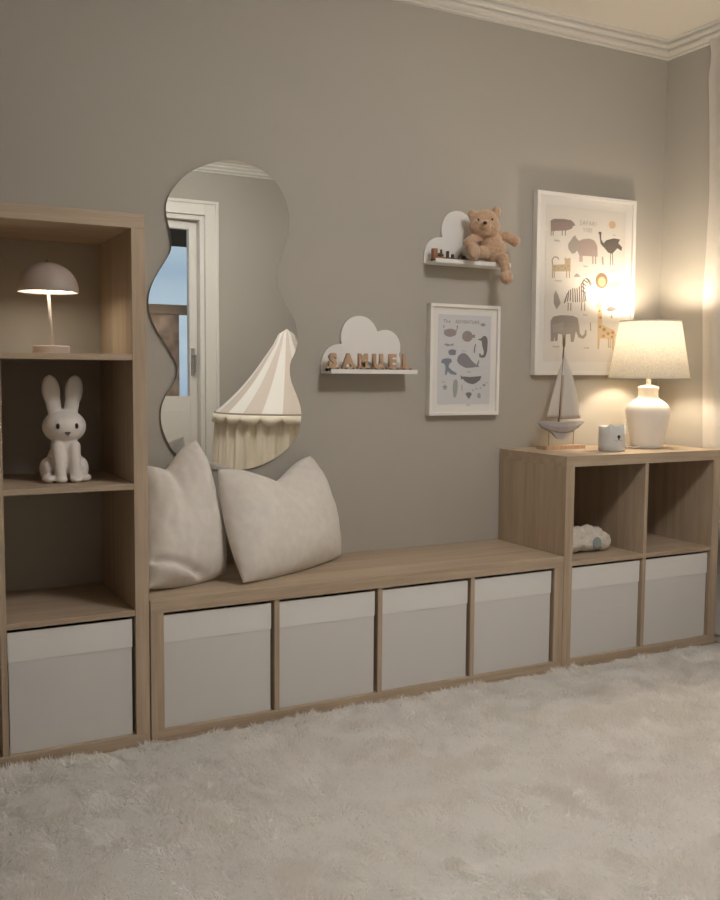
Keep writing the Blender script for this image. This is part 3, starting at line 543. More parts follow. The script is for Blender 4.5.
# name letters on little wheeled wagons
def wheels(bm, xs, y, z, r, mi):
    for x in xs:
        for yy in (y - .016, y + .010):
            seg = 14; a = [bm.verts.new((x + r * math.cos(2 * PI * k / seg), yy, z + r * math.sin(2 * PI * k / seg))) for k in range(seg)]
            b = [bm.verts.new((x + r * math.cos(2 * PI * k / seg), yy + .006, z + r * math.sin(2 * PI * k / seg))) for k in range(seg)]
            bm.faces.new(a); bm.faces.new(b[::-1])
            for k in range(seg): bm.faces.new((a[k], b[k], b[(k + 1) % seg], a[(k + 1) % seg]))
pos = [.020, .079, .136, .194, .252, .306]
names = ['leftmost, beside the shelf end', 'between the S and the M', 'between the A and the U', 'between the M and the E', 'between the U and the L', 'rightmost on the shelf']
for ch, x, nm in zip('SAMUEL', pos, names):
    t = thing('letter_wagon', 'pale wooden toy letter %s on the lower cloud shelf, %s' % (ch, nm), 'toy letter', (S1[0] + x, -.058, S1[2] + .002), group='wooden name letters on the lower cloud shelf')
    bm = bmesh.new(); text_bm(bm, ch, .062, 0, .0165, 0, 0, extrude=.006, sx=.92 if ch != 'M' else .76, bold=.0035); link('letter', bm, M_lwood, t)
    box_obj('wagon_base', -.022, .022, -.009, .009, .0095, .0165, M_lwood, t, .001)
    bm = bmesh.new(); wheels(bm, (-.014, .014), 0, .006, .006, 0); link('wheels', bm, M_black, t)

# tiny wooden train on the upper shelf
t = thing('toy_engine', 'tiny orange-brown wooden toy engine at the left of the upper cloud shelf', 'toy train', (S2[0] + .034, -.050, S2[2] + .002))
bm = bmesh.new(); bx(bm, -.024, .024, -.009, .009, .008, .018, .001); bx(bm, -.024, -.006, -.009, .009, .018, .046, .002); link('cab', bm, M_cwood, t)
bm = bmesh.new(); ell(bm, (.008, 0, .024), (.016, .008, .008)); bx(bm, .010, .016, -.003, .003, .028, .044, .001); link('boiler', bm, M_dwood, t)
bm = bmesh.new(); wheels(bm, (-.015, .015), 0, .0065, .0065, 0); link('wheels', bm, M_black, t)
for j, (dx, lab) in enumerate(((.088, 'tiny dark brown toy wagon with a tall post right behind the toy engine'), (.136, 'tiny dark brown toy wagon nearest the teddy bear'))):
    t = thing('toy_wagon', lab, 'toy train', (S2[0] + dx, -.050, S2[2] + .002), group='toy wagons on the upper cloud shelf')
    bm = bmesh.new(); bx(bm, -.020, .020, -.008, .008, .009, .017, .001)
    if j == 0: bx(bm, -.017, -.010, -.006, .006, .017, .040, .001); bx(bm, .004, .012, -.006, .006, .017, .030, .001)
    else: ell(bm, (-.008, 0, .022), (.008, .006, .008)); ell(bm, (.010, 0, .021), (.007, .006, .007))
    link('wagon_body', bm, M_dwood, t)
    bm = bmesh.new(); wheels(bm, (-.012, .012), 0, .006, .006, 0); link('wheels', bm, M_black, t)

# ---------------------------------------------------------------- teddy bear on the shelf end
BX = 1.35
t = thing('teddy_bear', 'caramel plush teddy bear sitting on the end of the upper cloud shelf', 'teddy bear', (BX, -.075, S2[2] + .002))
def bp(x, y, z):                                            # x, z were measured on the plane y = -0.09
    k = (2.929 + y) / 2.839
    return (-.691 + (x + .691) * k - BX, y + .075, 1.045 + (z - 1.045) * k - S2[2] - .002)
ry = Matrix.Rotation(math.radians(-8), 3, 'Y')
parts = [('e', bp(1.315, -.082, 1.588), (.054, .046, .048), ry), ('e', bp(1.302, -.088, 1.572), (.045, .043, .036)), ('e', bp(1.330, -.088, 1.574), (.045, .043, .036)),
         ('e', bp(1.262, -.075, 1.610), (.018, .011, .022)), ('e', bp(1.366, -.075, 1.632), (.019, .011, .020)),
         ('e', bp(1.317, -.124, 1.580), (.024, .020, .018)),
         ('e', bp(1.345, -.066, 1.515), (.043, .042, .045)), ('e', bp(1.353, -.068, 1.492), (.052, .048, .046)),
         ('t', [bp(1.385, -.07, 1.545), bp(1.415, -.085, 1.547), bp(1.452, -.095, 1.533)], [.017, .018, .021]),
         ('t', [bp(1.300, -.07, 1.540), bp(1.265, -.085, 1.525), bp(1.245, -.10, 1.510)], [.018, .018, .020]),
         ('t', [bp(1.325, -.075, 1.482), bp(1.292, -.105, 1.484)], [.024, .022]), ('e', bp(1.270, -.125, 1.484), (.024, .018, .031)),
         ('t', [bp(1.380, -.070, 1.478), bp(1.400, -.116, 1.468), bp(1.411, -.121, 1.435), bp(1.416, -.122, 1.405)], [.024, .021, .018, .018]),
         ('e', bp(1.417, -.132, 1.398), (.025, .024, .024))]
blob('body', parts, M_bear, t, voxel=.0030, smooth_it=4, rough=.0016, rscale=190)
bm = bmesh.new(); ell(bm, bp(1.317, -.145, 1.588), (.0085, .005, .0065), sub=2); link('nose', bm, M_bearnose, t, smooth=True)
for ex, ez in ((1.288, 1.597), (1.349, 1.603)):
    bm = bmesh.new(); ell(bm, bp(ex, -.1285, ez), (.0042, .003, .0045), sub=2); link('eye', bm, M_bearnose, t, smooth=True)
bm = bmesh.new(); ell(bm, bp(1.270, -.142, 1.484), (.017, .003, .022), sub=2); o = link('foot_pad', bm, princ('bear_pad_plush', (.50, .34, .23), .95, bump=.6, bscale=300, sheen=.4), t, smooth=True)

# ---------------------------------------------------------------- framed prints
PAL = {'rose': (.34, .25, .225), 'rose2': (.43, .345, .315), 'taupe': (.29, .24, .21), 'greige': (.40, .36, .325), 'greige2': (.34, .30, .265), 'dark': (.14, .12, .105), 'sun': (.66, .46, .29),
       'tan': (.52, .42, .27), 'brown': (.33, .22, .12), 'pale': (.74, .66, .46), 'gold': (.66, .48, .27), 'ink': (.17, .15, .14),
       'srose': (.36, .30, .31), 'sgrey': (.33, .33, .34), 'sbrown': (.36, .29, .27), 'sdark': (.17, .165, .17), 'sblue': (.22, .25, .33), 'spurple': (.27, .25, .29), 'sgreen': (.36, .38, .37)}
PM = {k: princ('print_' + k, v, .85) for k, v in PAL.items()}
def framed(name, label, cx, cz, W, H, fw, mw, art, texts, paper, tilt=0.0, depth=.030):
    t = thing(name, label, 'framed print', (cx, 0, cz)); t.rotation_euler = (0, tilt, 0)
    bm = bmesh.new(); w, h = W / 2, H / 2; yo = -depth
    for b in ((-w, w, yo, -.002, h - fw, h), (-w, w, yo, -.002, -h, -h + fw), (-w, -w + fw, yo, -.002, -h + fw, h - fw), (w - fw, w, yo, -.002, -h + fw, h - fw)): bx(bm, *b, .001)
    link('frame', bm, M_frame, t)
    box_obj('mat_board', -w + fw, w - fw, yo + .009, yo + .015, -h + fw, h - fw, M_mat, t)
    keys = sorted({m for m, _ in art} | {'ink'}); mats = [paper] + [PM[k] for k in keys]
    bm = bmesh.new(); bx(bm, -w + fw + mw, w - fw - mw, yo + .0080, yo + .0089, -h + fw + mw * 1.1, h - fw - mw)
    y = yo + .0076
    for i, (m, pts) in enumerate(art):
        vs = [bm.verts.new((x, y - i * .000004, z)) for x, z in pts]
        f = bm.faces.new(vs); f.material_index = 1 + keys.index(m)
    for s, size, x, z, sx in texts: text_bm(bm, s, size, x, z, y - .0004, 1 + keys.index('ink'), sx=sx, bold=-.0005 if size > .02 else 0, space=1.18 if size > .015 else 1.0)
    me = bpy.data.meshes.new('print'); bm.to_mesh(me); bm.free()
    link('print', me, mats, t)
    box_obj('glass_pane', -w + fw, w - fw, yo + .003, yo + .005, -h + fw, h - fw, M_glass, t)
    return t
framed('framed_animal_print', 'large white framed safari animal print above the sailboat and table lamp', 1.853, 1.394, .502, .700, .015, .034, SAFARI_ART,
       [('SAFARI', .0265, .006, .235, .92), ('VIBE', .0245, .004, .210, .92)] + [(n, .010, x, z, 1) for n, x, z in (('Buffalo', -.148, .164), ('Hippo', -.003, .075), ('Ostrich', .142, .064), ('Leopard', -.137, .012), ('Zebra', 0, -.116), ('Lion', .113, -.046), ('Elephant', -.142, -.242), ('Giraffe', .010, -.245), ('Sun', .142, .205), ('Tree', .135, -.118))], M_paper1, tilt=-.006)
framed('framed_sea_print', 'small white framed print of grey and blue sea animals left of the big print', 1.284, 1.0955, .308, .406, .012, .026, SEA_ART,
       [('The', .017, -.080, .135, 1), ('ADVENTURE', .0175, .010, .134, .95)] + [(n, .007, x, z, 1) for n, x, z in (('Crab', -.07, .083), ('Whale', .02, -.045), ('Shark', -.09, -.083), ('Orca', .10, -.085), ('Turtle', -.005, .032), ('Shell', .02, -.168))], M_paper2, tilt=.002)

# ---------------------------------------------------------------- pillows
def pillow(name, label, BL, BR, TR, TL, th, dent, ds, seed, sag=.035, bulge=.06, fold=None, back=.5):
    BL, BR, TR, TL = map(Vector, (BL, BR, TR, TL))
    N = 64
    nrm0 = ((BR - BL).cross(TL - BL)).normalized()          # towards the room
    if nrm0.y > 0: nrm0 = -nrm0
    bm = bmesh.new(); G = {}
    upv = ((TL - BL) + (TR - BR)).normalized()
    for side in (1, -1):
        for i in range(N + 1):
            for j in range(N + 1):
                s, t = i / N, j / N
                if side == -1 and (i in (0, N) or j in (0, N)): G[side, i, j] = G[1, i, j]; continue
                s2 = .5 + (s - .5) * (1 + bulge * math.sin(PI * t) ** .8)
                t2 = t + sag * math.sin(PI * s) * (1 - t) * -1
                p = (BL * (1 - s2) + BR * s2) * (1 - t2) + (TL * (1 - s2) + TR * s2) * t2
                chop = math.exp(-abs((s - ds) / .26) ** 1.6)
                p = p - upv * dent * chop * t ** 2.2
                prof = max(0, 1 - (2 * s - 1) ** 4) ** .62 * max(0, 1 - (2 * t - 1) ** 4) ** .62
                prof *= .80 + .20 * math.sin(PI * t)
                crease = math.exp(-((s - ds - .10 * (1 - t)) / .085) ** 2) * max(0, (t - .42) / .58) ** 1.2
                prof *= 1 - .42 * crease
                wr = noise.noise(Vector((s * 3.1 + seed, t * 3.1, seed))) * .012 + noise.noise(Vector((s * 8 + seed, t * 7, seed * 2))) * .005
                rim = min(s, 1 - s, t, 1 - t)
                wr += .004 * math.sin((s + t * .3) * 60 + seed) * max(0, 1 - rim / .09) * (1 if rim > .004 else 0) * .6
                if fold and side == 1:
                    fs, ft, fw_, fa = fold
                    line = ft - (ft - .02) * (min(s, fs) / fs) ** 1.4
                    wr -= fa * math.exp(-((t - line) / fw_) ** 2) * max(0, min(1, (fs - s) / .15))
                    wr += fa * .6 * math.exp(-((t - line + .07) / .05) ** 2) * max(0, min(1, (fs - s) / .2))
                off = th * prof * (1 if side == 1 else -back) + wr * min(1, rim / .06) * (1 if side == 1 else .3)
                G[side, i, j] = bm.verts.new(p + nrm0 * off)
    for side in (1, -1):
        for i in range(N):
            for j in range(N):
                vs = [G[side, i, j], G[side, i + 1, j], G[side, i + 1, j + 1], G[side, i, j + 1]]
                if side == -1: vs = vs[::-1]
                bm.faces.new(vs)
    o = link(name, bm, M_pillow, smooth=True)
    return tag(o, label, 'pillow', 'cream linen pillows on the bench')
pillow('throw_pillow', 'cream throw pillow squeezed against the tall shelf, left of the pair', (.020, -.300, .424), (.292, -.200, .424), (.238, -.075, .835), (.058, -.12, .770), .085, .050, .36, 3.0, fold=(.66, .20, .028, .022), bulge=.09)
pillow('throw_pillow', 'cream throw pillow with a chopped middle, right of the pair', (.297, -.330, .420), (.740, -.100, .424), (.652, -.035, .770), (.274, -.170, .750), .085, .074, .52, 8.0, bulge=.08)

# ---------------------------------------------------------------- things on the square unit
ZT = 2 * T + 2 * CW + D
# table lamp
LX, LY = 2.028, -.200
t = thing('table_lamp', 'white ceramic table lamp with a lit linen shade on the square unit', 'lamp', (LX, LY, ZT))
bm = bmesh.new()
lathe(bm, [(0, 0), (.056, 0), (.060, .003), (.063, .02), (.070, .06), (.078, .10), (.083, .130), (.0845, .145), (.082, .158), (.073, .172), (.058, .184), (.045, .192), (.0395, .198), (.038, .205), (.038, .228), (.040, .232), (.040, .237), (.034, .241), (.020, .243), (.018, .245), (0, .245)], 56)
link('lamp_base', bm, M_ceramic, t, smooth=True)
bm = bmesh.new(); lathe(bm, [(0, .245), (.009, .245), (.009, .285), (.017, .287), (.017, .318), (0, .318)], 24); link('socket', bm, M_ceramic, t, smooth=True)
bm = bmesh.new(); z0, z1 = .272, .492
lathe(bm, [(.154 + (.115 - .154) * k / 10, z0 + (z1 - z0) * k / 10) for k in range(11)], 72); sh = link('lamp_shade', bm, M_shade, t, smooth=True)
M_hem = princ('shade_hem', (.66, .61, .53), .9)
for r, z in ((.154, z0 + .001), (.115, z1 - .001)):
    bm = bmesh.new(); lathe(bm, [(r + .0012, z - .003), (r + .0018, z), (r + .0012, z + .003), (r - .001, z + .003), (r - .001, z - .003), (r + .0012, z - .003)], 72)
    link('shade_rim', bm, M_hem, sh, smooth=True)
bm = bmesh.new()
for a in (0, 2 * PI / 3, 4 * PI / 3): tube(bm, [(.017 * math.cos(a), .017 * math.sin(a), .300), (.142 * math.cos(a), .142 * math.sin(a), .330)], .0015, 6)
link('shade_ring', bm, M_steel, sh)
bm = bmesh.new(); ell(bm, (0, 0, .352), (.026, .026, .032)); link('bulb', bm, emit('bulb_glow', (1.0, .74, .42), LAMP_BULB), t, smooth=True)
lt = bpy.data.lights.new('lamp_light', 'POINT'); lt.energy = LAMP_W; lt.color = (1.0, .83, .63); lt.shadow_soft_size = .034
lo = bpy.data.objects.new('lamp_light', lt); C.objects.link(lo); lo.parent = t; lo.location = (0, 0, .425)
bm = bmesh.new(); tube(bm, [(-.056, -.02, .006), (-.068, -.012, .004), (-.080, .03, .004), (-.075, .10, .004), (-.06, .168, .004)], .0028, 8); link('cord', bm, M_white, t, smooth=True)

# cup with an animal face
CX, CY = 1.790, -.262
t = thing('animal_face_cup', 'small white cup with tiny ears and a black nose beside the table lamp', 'cup', (CX, CY, ZT))
bm = bmesh.new(); R, H = .0490, .092; n = 72
rings = []
fa = math.radians(-102)                                  # facing direction
def rimz(a):
    z = H
    for e in (-.62, .62):
        dd = (a - fa - e + PI) % (2 * PI) - PI; z += .013 * math.exp(-(dd / .17) ** 2)
    dd = (a - fa + PI) % (2 * PI) - PI
    return z - .004 * math.exp(-(dd / .30) ** 2)
prof = [(.0, 0, 0), (R - .004, 0, 0), (R, .004, 0), (R, .03, 0), (R, .06, 0), (R, None, 0), (R - .004, None, 0), (R - .005, .05, 0), (R - .006, .010, 0), (0, .008, 0)]
for r, z, _ in prof:
    if r == 0: rings.append([bm.verts.new((0, 0, z))])
    else: rings.append([bm.verts.new((r * math.cos(2 * PI * k / n), r * math.sin(2 * PI * k / n), rimz(2 * PI * k / n) if z is None else z)) for k in range(n)])
for a, b in zip(rings, rings[1:]):
    for k in range(n):
        k2 = (k + 1) % n
        if len(a) == 1: bm.faces.new((a[0], b[k2], b[k]))
        elif len(b) == 1: bm.faces.new((a[k], a[k2], b[0]))
        else: bm.faces.new((a[k], a[k2], b[k2], b[k]))
link('cup_body', bm, M_cup, t, smooth=True)
def on_cup(a, z, r): return (r * math.cos(fa + a), r * math.sin(fa + a), z)
bm = bmesh.new(); ell(bm, on_cup(0, .056, R), (.0072, .0035, .0062), sub=2); ell(bm, on_cup(0, .049, R), (.0036, .0028, .0040), sub=2); link('nose', bm, M_black, t, smooth=True)
bm = bmesh.new()
for s in (-1, 1): tube(bm, [on_cup(s * u, .046 - .006 * math.sin(u * 9), R + .0004) for u in (.02, .08, .15, .22, .28)], .0006, 6)
link('mouth', bm, M_black, t)

# sailboat
SX, SY = 1.678, -.108
t = thing('model_sailboat', 'model sailing boat with grey-white hull and linen sails on a wooden stand', 'model boat', (SX, SY, ZT))
box_obj('stand', -.096, .094, -.030, .030, 0, .014, M_lwood, t, .001)
for x in (-.062, .058):
    bm = bmesh.new(); tube(bm, [(x, 0, .014), (x + .002, 0, .075)], .0018, 8); link('pin', bm, M_pin, t)
bm = bmesh.new()                                          # lofted hull with a fin keel
st = [(-.114, .004, .106, .098), (-.100, .012, .105, .083), (-.07, .020, .104, .070), (-.03, .025, .103, .059), (.01, .026, .103, .056), (.05, .022, .104, .063), (.085, .013, .106, .080), (.110, .004, .108, .098)]
rings = []
for x, hw, zt, zb in st:
    rings.append([bm.verts.new((x, y * hw, zb + (zt - zb) * f)) for y, f in ((-1, 1), (-.93, .6), (-.62, .22), (0, 0), (.62, .22), (.93, .6), (1, 1))])
for a, b in zip(rings, rings[1:]):
    for k in range(6): bm.faces.new((a[k], b[k], b[k + 1], a[k + 1]))
    bm.faces.new((a[0], a[6], b[6], b[0]))
bm.faces.new(rings[0]); bm.faces.new(rings[-1][::-1])
hull = link('hull', bm, M_hull, t, smooth=False)
bm = bmesh.new(); kp = [(-.072, .080), (-.050, .064), (-.032, .047), (-.015, .037), (.003, .035), (.022, .041), (.044, .058), (.068, .080)]
extrude_outline(bm, kp, -.006, .006, bev=.002); link('keel', bm, M_hull, t)
bm = bmesh.new(); tube(bm, [(-.014, 0, .095), (-.010, 0, .25), (.000, .0, .38), (.001, 0, .432)], [.0032, .003, .0028, .0022], 10); link('mast', bm, M_mast, t, smooth=True)
bm = bmesh.new(); ell(bm, (.001, 0, .405), (.006, .006, .022), sub=2); link('mast_knob', bm, M_mast, t, smooth=True)
bm = bmesh.new(); tube(bm, [(-.016, -.001, .098), (-.015, -.001, .135)], .0042, 8); link('mast_cleat', bm, M_mast, t)
def sail(pts3, bulge, nm, leech=0.0):
    bm = bmesh.new(); A, B, Cc = map(Vector, pts3); n = 14; g = {}
    for i in range(n + 1):
        for j in range(n + 1 - i):
            u, v = i / n, j / n; w = 1 - u - v; p = A * w + B * u + Cc * v
            p.x += leech * 4 * u * v if False else leech * 4 * v * w * (1 if leech > 0 else 0) + (leech * 4 * u * w if leech < 0 else 0)
            p.y += -bulge * 27 * u * v * w * .6 - bulge * 2 * u * w * .4
            g[i, j] = bm.verts.new(p)
    for i in range(n):
        for j in range(n - i):
            bm.faces.new((g[i, j], g[i + 1, j], g[i, j + 1]))
            if i + j < n - 1: bm.faces.new((g[i + 1, j], g[i + 1, j + 1], g[i, j + 1]))
    o = link(nm, bm, M_sail, t, smooth=True); md = o.modifiers.new('t', 'SOLIDIFY'); md.thickness = .0012; return o
sail([(-.006, -.004, .345), (-.078, -.006, .120), (-.020, -.004, .118)], .012, 'jib_sail', -.006)
sail([(.001, -.003, .372), (-.008, -.003, .112), (.082, -.012, .116)], .020, 'main_sail', .013)

# knitted cloud toy in the open cube
t = thing('knitted_cloud_toy', 'white knitted cloud toy with a grey-blue patch in the left open cube', 'soft toy', (1.685, -.265, T + CW + D))
blob('body', [('e', (-.085, 0, .036), (.055, .036, .036)), ('e', (0, 0, .038), (.075, .038, .037)), ('e', (.062, 0, .036), (.040, .034, .036)), ('e', (-.055, 0, .068), (.036, .028, .032)), ('e', (-.008, 0, .074), (.034, .028, .028)), ('e', (.036, 0, .066), (.028, .026, .026))], M_knit, t, voxel=.004, smooth_it=3, rough=.0022, rscale=120)
bm = bmesh.new(); ell(bm, (.010, -.037, .037), (.021, .005, .023)); link('patch', bm, M_button, t, smooth=True)

# ---------------------------------------------------------------- things in the tall shelf
zs1 = T + 3 * CW + 3 * D; zs2 = T + 2 * CW + 2 * D
t = thing('mushroom_lamp', 'small greige mushroom lamp with a glowing underside in the top cube', 'lamp', (-.222, -.222, zs1))
bm = bmesh.new(); lathe(bm, [(0, 0), (.046, 0), (.049, .002), (.049, .020), (.047, .023), (0, .023)], 48); link('lamp_base', bm, M_greylamp, t, smooth=False)
bm = bmesh.new(); tube(bm, [(.004, 0, .022), (-.001, 0, .10), (-.007, 0, .20)], .0042, 14); link('stem', bm, M_greylamp, t, smooth=True)
hx = -.006
bm = bmesh.new(); Rr = .0815
pr = [(Rr, .170), (Rr + .0005, .173)] + [(Rr * math.cos(a), .173 + .077 * math.sin(a)) for a in [k * PI / 2 / 14 for k in range(1, 14)]] + [(0, .250)]
inner = [(r * .975, z - .0025) for r, z in pr[::-1]]; inner[0] = (0, .2475)
lathe(bm, pr + [(0, .2475)] + inner[1:] + [(Rr, .170)], 64, cx=hx); sh = link('lamp_shade', bm, [M_greylamp], t, smooth=True)
bm = bmesh.new(); lathe(bm, [(0, .1735), (.0785, .1735), (.0785, .175), (0, .175)], 48, cx=hx); link('light_diffuser', bm, emit('warm_white_diffuser', (1.0, .88, .70), MUSH), sh, smooth=False)
bm = bmesh.new(); ell(bm, (hx, 0, .253), (.0045, .0045, .0045), sub=2); link('touch_button', bm, M_greylamp, sh, smooth=True)

BXX = -.1985
t = thing('bunny_figurine', 'white seated bunny figurine with tall ears in the second cube down', 'figurine', (BXX, -.250, zs2)); t.scale = (1.02, 1.02, 1.02)
def q_(x, y, z): return (x + .193, y, z - .74)
ea = Matrix.Rotation(math.radians(-7), 3, 'Y'); eb = Matrix.Rotation(math.radians(7), 3, 'Y')
bp_ = [('e', q_(-.191, 0, .889), (.058, .050, .046)), ('e', q_(-.191, .004, .835), (.036, .034, .040)), ('e', q_(-.191, .008, .795), (.046, .042, .052)), ('e', q_(-.191, .014, .772), (.050, .044, .033)),
       ('e', q_(-.236, .008, .774), (.020, .036, .031)), ('e', q_(-.147, .008, .774), (.020, .036, .031)),
       ('e', q_(-.238, -.028, .7515), (.019, .026, .0115)), ('e', q_(-.146, -.028, .7515), (.019, .026, .0115)),
       ('t', [q_(-.212, -.020, .835), q_(-.211, -.034, .790), q_(-.209, -.042, .755)], [.018, .0165, .0155]), ('t', [q_(-.170, -.020, .835), q_(-.171, -.034, .790), q_(-.171, -.042, .755)], [.018, .0165, .0155]),
       ('e', q_(-.209, -.046, .749), (.017, .020, .0095)), ('e', q_(-.171, -.046, .749), (.017, .020, .0095)),
       ('e', q_(-.2240, 0, .985), (.0245, .013, .044), ea), ('e', q_(-.2180, 0, .950), (.0200, .012, .052), ea),
       ('e', q_(-.1640, 0, .985), (.0245, .013, .044), eb), ('e', q_(-.1700, 0, .950), (.0200, .012, .052), eb)]
blob('body', bp_, M_bunny, t, voxel=.0030, smooth_it=5)
def face_y(x, z): return -.050 * math.sqrt(max(0, 1 - ((x + .191) / .058) ** 2 - ((z - .889) / .046) ** 2))
for x in (-.2155, -.1670):
    bm = bmesh.new(); ell(bm, q_(x, face_y(x, .892) + .0005, .892), (.0052, .0030, .0080), sub=2); link('eye', bm, M_black, t, smooth=True)
bm = bmesh.new(); y = face_y(-.191, .873)
vs = [(-.0078, .0042), (0, .0055), (.0078, .0042), (.0054, -.001), (0, -.0062), (-.0054, -.001)]
extrude_outline(bm, [(-.191 + a + .193, .872 + b - .74) for a, b in vs], y - .0022, y + .004); link('nose', bm, princ('bunny_nose', (.10, .08, .075), .5), t)
bm = bmesh.new(); tube(bm, [q_(-.191 + a, face_y(-.191, .862) - .0002, .8625 + 45 * a * a) for a in (-.007, -.0035, 0, .0035, .007)], .0007, 6); link('mouth', bm, princ('bunny_mouth', (.30, .26, .24), .6), t)

# ---------------------------------------------------------------- curtain by the right wall
def curtain():
    bm = bmesh.new(); nz, ny = 60, 170; g = {}; W = .95
    for i in range(ny + 1):
        for k in range(nz + 1):
            s = i / ny; h = k / nz; z = .030 + (ZC - .030 - .030) * h
            edge = float(np.interp(z, [0, .75, 1.34, 1.73, 2.0, 2.20, 2.27, 2.4], [-.375, -.270, -.245, -.262, -.252, -.238, -.250, -.225]))
            y = edge - s * W
            x = 2.254 + .0105 * min(1, .3 + s * 6) * math.sin(s * 62 + .5 * math.sin(h * 3)) + .003 * math.sin(s * 23 + h * 5)
            g[i, k] = bm.verts.new((x, y, z))
    for i in range(ny):
        for k in range(nz): bm.faces.new((g[i, k], g[i + 1, k], g[i + 1, k + 1], g[i, k + 1]))
    return bm
t = thing('sheer_curtain', 'off-white sheer curtain hanging beside the right wall by the corner', 'curtain', (2.254, -.7, 0))
bm = curtain()
for v in bm.verts: v.co -= Vector((2.254, -.7, 0))
o = link('cloth', bm, M_curtain, t, smooth=True)
bm = bmesh.new(); bx(bm, -.012, .012, -.55, .475, ZC - .016, ZC - .001, .002); link('rail', bm, M_trim, t)

# ---------------------------------------------------------------- play tent (seen in the mirror)
TX, TY, TR_, TZ = 1.655, -2.50, .442, .80
t = thing('play_tent', 'round play tent with beige and white striped roof, seen in the mirror', 'play tent', (TX, TY, 0))
bm = bmesh.new(); ns = 22; sub = 6; prof = []
for k in range(17):
    h = k / 16; r = TR_ * ((1 - h) ** .98) * (1 - .13 * math.sin(PI * h)) + .020 * math.exp(-((h - .93) / .07) ** 2)
    prof.append((max(r, .004) if k < 16 else 0, TZ + .515 * h))
n = ns * sub; rings = []
a00 = math.radians(100)
for r, z in prof:
    if r == 0: rings.append([bm.verts.new((0, 0, z))])
    else:
        ring = []
        for k in range(n):
            a = a00 + 2 * PI * k / n; f = (k % sub) / sub; rr = r * (1 - .018 * math.sin(PI * f))
            ring.append(bm.verts.new((rr * math.cos(a), rr * math.sin(a), z)))
        rings.append(ring)
for a, b in zip(rings, rings[1:]):
    for k in range(n):
        k2 = (k + 1) % n
        f = bm.faces.new((a[k], a[k2], b[0])) if len(b) == 1 else bm.faces.new((a[k], a[k2], b[k2], b[k]))
        f.material_index = (k // sub) % 2
link('roof', bm, [M_stripeA, M_stripeB], t, smooth=True)
bm = bmesh.new(); lathe(bm, [(TR_ + .006, TZ - .006), (TR_ + .008, TZ), (TR_ + .004, TZ + .006), (TR_ - .004, TZ + .004), (TR_ - .004, TZ - .006), (TR_ + .006, TZ - .006)], 96); link('ring', bm, M_ring, t, smooth=True)
bm = bmesh.new(); n = ns * 10
top = [bm.verts.new(((TR_ + .010) * math.cos(a00 + 2 * PI * k / n), (TR_ + .010) * math.sin(a00 + 2 * PI * k / n), TZ - .004)) for k in range(n)]
mid, bot = [], []
for k in range(n):
    f = (k % 10) / 10; dz = .022 + .036 * math.sqrt(max(0, math.sin(PI * f))); rr = TR_ + .018 + .004 * math.sin(k * .9); a = a00 + 2 * PI * k / n
    mid.append(bm.verts.new(((TR_ + .015) * math.cos(a), (TR_ + .015) * math.sin(a), TZ - .004 - dz * .5))); bot.append(bm.verts.new((rr * math.cos(a), rr * math.sin(a), TZ - .004 - dz)))
for k in range(n):
    k2 = (k + 1) % n; bm.faces.new((top[k], top[k2], mid[k2], mid[k])); bm.faces.new((mid[k], mid[k2], bot[k2], bot[k]))
o = link('valance', bm, M_tentcurt, t, smooth=True); md = o.modifiers.new('s', 'SOLIDIFY'); md.thickness = .003
bm = bmesh.new(); n = 480; nz = 14; g = {}
for k in range(n):
    a = 2 * PI * k / n
    for j in range(nz + 1):
        h = j / nz; amp = .008 + .008 * h; rr = TR_ - .012 + .05 * h + amp * math.sin(a * 33 + .8 * math.sin(a * 5) + .4 * h) + .003 * math.sin(a * 101)
        g[k, j] = bm.verts.new((rr * math.cos(a), rr * math.sin(a), TZ - .006 - (TZ - .012) * h))
for k in range(n):
    for j in range(nz): bm.faces.new((g[k, j], g[(k + 1) % n, j], g[(k + 1) % n, j + 1], g[k, j + 1]))
link('side_curtain', bm, M_tentcurt, t, smooth=True)

# ---------------------------------------------------------------- ceiling lamp and daylight
t = thing('ceiling_lamp', 'round white semi-flush glass ceiling lamp, lit', 'lamp', (CLX, CLY, ZC))
bm = bmesh.new(); lathe(bm, [(0, -.001), (.09, -.001), (.09, -.022), (.0, -.022)], 40); link('canopy', bm, M_trim, t)
bm = bmesh.new(); lathe(bm, [(0, -.024), (.12, -.026), (.18, -.034), (.20, -.055), (.20, -.085), (.185, -.115), (.14, -.136), (.07, -.147), (0, -.149)], 48); link('diffuser', bm, emit('ceiling_lamp_glow', (1.0, .965, .925), CEIL_E), t, smooth=True)

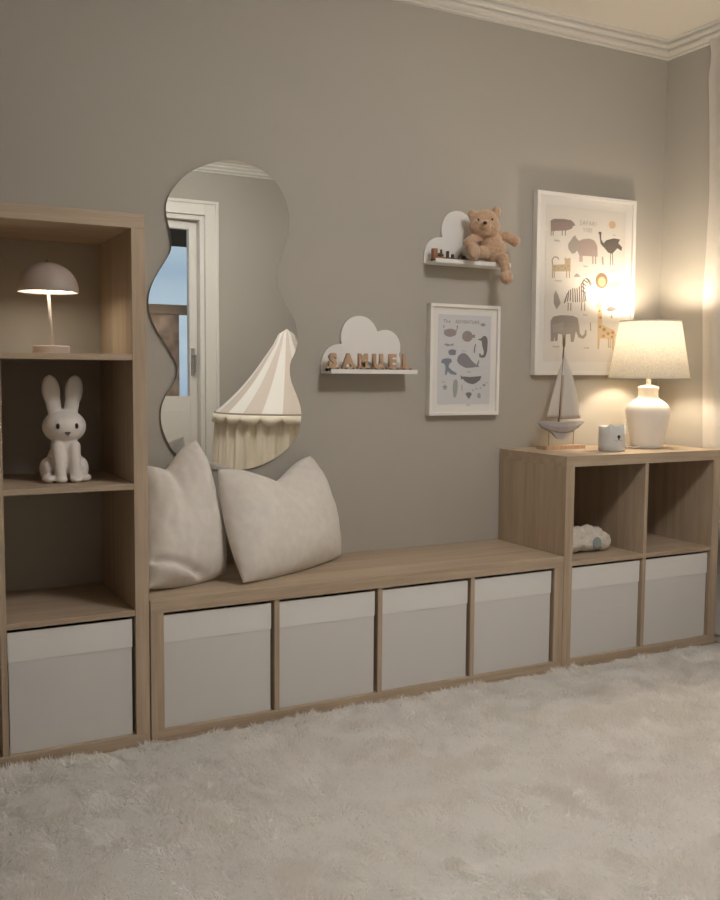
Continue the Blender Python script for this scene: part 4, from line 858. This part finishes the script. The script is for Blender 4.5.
w = bpy.data.worlds.new('evening_sky'); bpy.context.scene.world = w; w.use_nodes = True
nt = w.node_tree
for n_ in list(nt.nodes): nt.nodes.remove(n_)
o_ = nt.nodes.new('ShaderNodeOutputWorld'); b_ = nt.nodes.new('ShaderNodeBackground'); b_.inputs['Strength'].default_value = SKY
tc = nt.nodes.new('ShaderNodeTexCoord'); mp = nt.nodes.new('ShaderNodeMapping'); mp.inputs['Scale'].default_value = (1, 1, 14)
ns_ = nt.nodes.new('ShaderNodeTexNoise'); ns_.inputs['Scale'].default_value = 1.2; ns_.inputs['Detail'].default_value = 2
rp = nt.nodes.new('ShaderNodeValToRGB'); rp.color_ramp.elements[0].position = .35; rp.color_ramp.elements[1].position = .65
rp.color_ramp.elements[0].color = (.34, .47, .60, 1); rp.color_ramp.elements[1].color = (.50, .62, .72, 1)
nt.links.new(tc.outputs['Generated'], mp.inputs['Vector']); nt.links.new(mp.outputs['Vector'], ns_.inputs['Vector']); nt.links.new(ns_.outputs['Fac'], rp.inputs['Fac'])
nt.links.new(rp.outputs['Color'], b_.inputs['Color']); nt.links.new(b_.outputs[0], o_.inputs['Surface'])

# ---------------------------------------------------------------- camera
cam = bpy.data.cameras.new('camera'); cam.sensor_fit = 'HORIZONTAL'; cam.sensor_width = 36.0; cam.lens = 941.69 / 720 * 36
co = bpy.data.objects.new('camera', cam); C.objects.link(co)
yaw, pit, rol = 0.487431, -0.081474, 0.007686
F = Vector((math.sin(yaw) * math.cos(pit), math.cos(yaw) * math.cos(pit), math.sin(pit))); R0 = Vector((math.cos(yaw), -math.sin(yaw), 0)); U0 = R0.cross(F)
Rr_ = R0 * math.cos(rol) + U0 * math.sin(rol); Uu = -R0 * math.sin(rol) + U0 * math.cos(rol)
co.matrix_world = Matrix(((Rr_.x, Uu.x, -F.x, -.69083), (Rr_.y, Uu.y, -F.y, -2.92905), (Rr_.z, Uu.z, -F.z, 1.045), (0, 0, 0, 1)))
cam.clip_start = .02
sc = bpy.context.scene; sc.camera = co
vs_ = sc.view_settings; vs_.view_transform = 'Standard'; vs_.look = 'None'; vs_.exposure = EXPO; vs_.gamma = 1.0; vs_.use_curve_mapping = False
sc.cycles.max_bounces = 16; sc.cycles.diffuse_bounces = 14; sc.cycles.glossy_bounces = 5; sc.cycles.transmission_bounces = 12; sc.cycles.transparent_max_bounces = 12
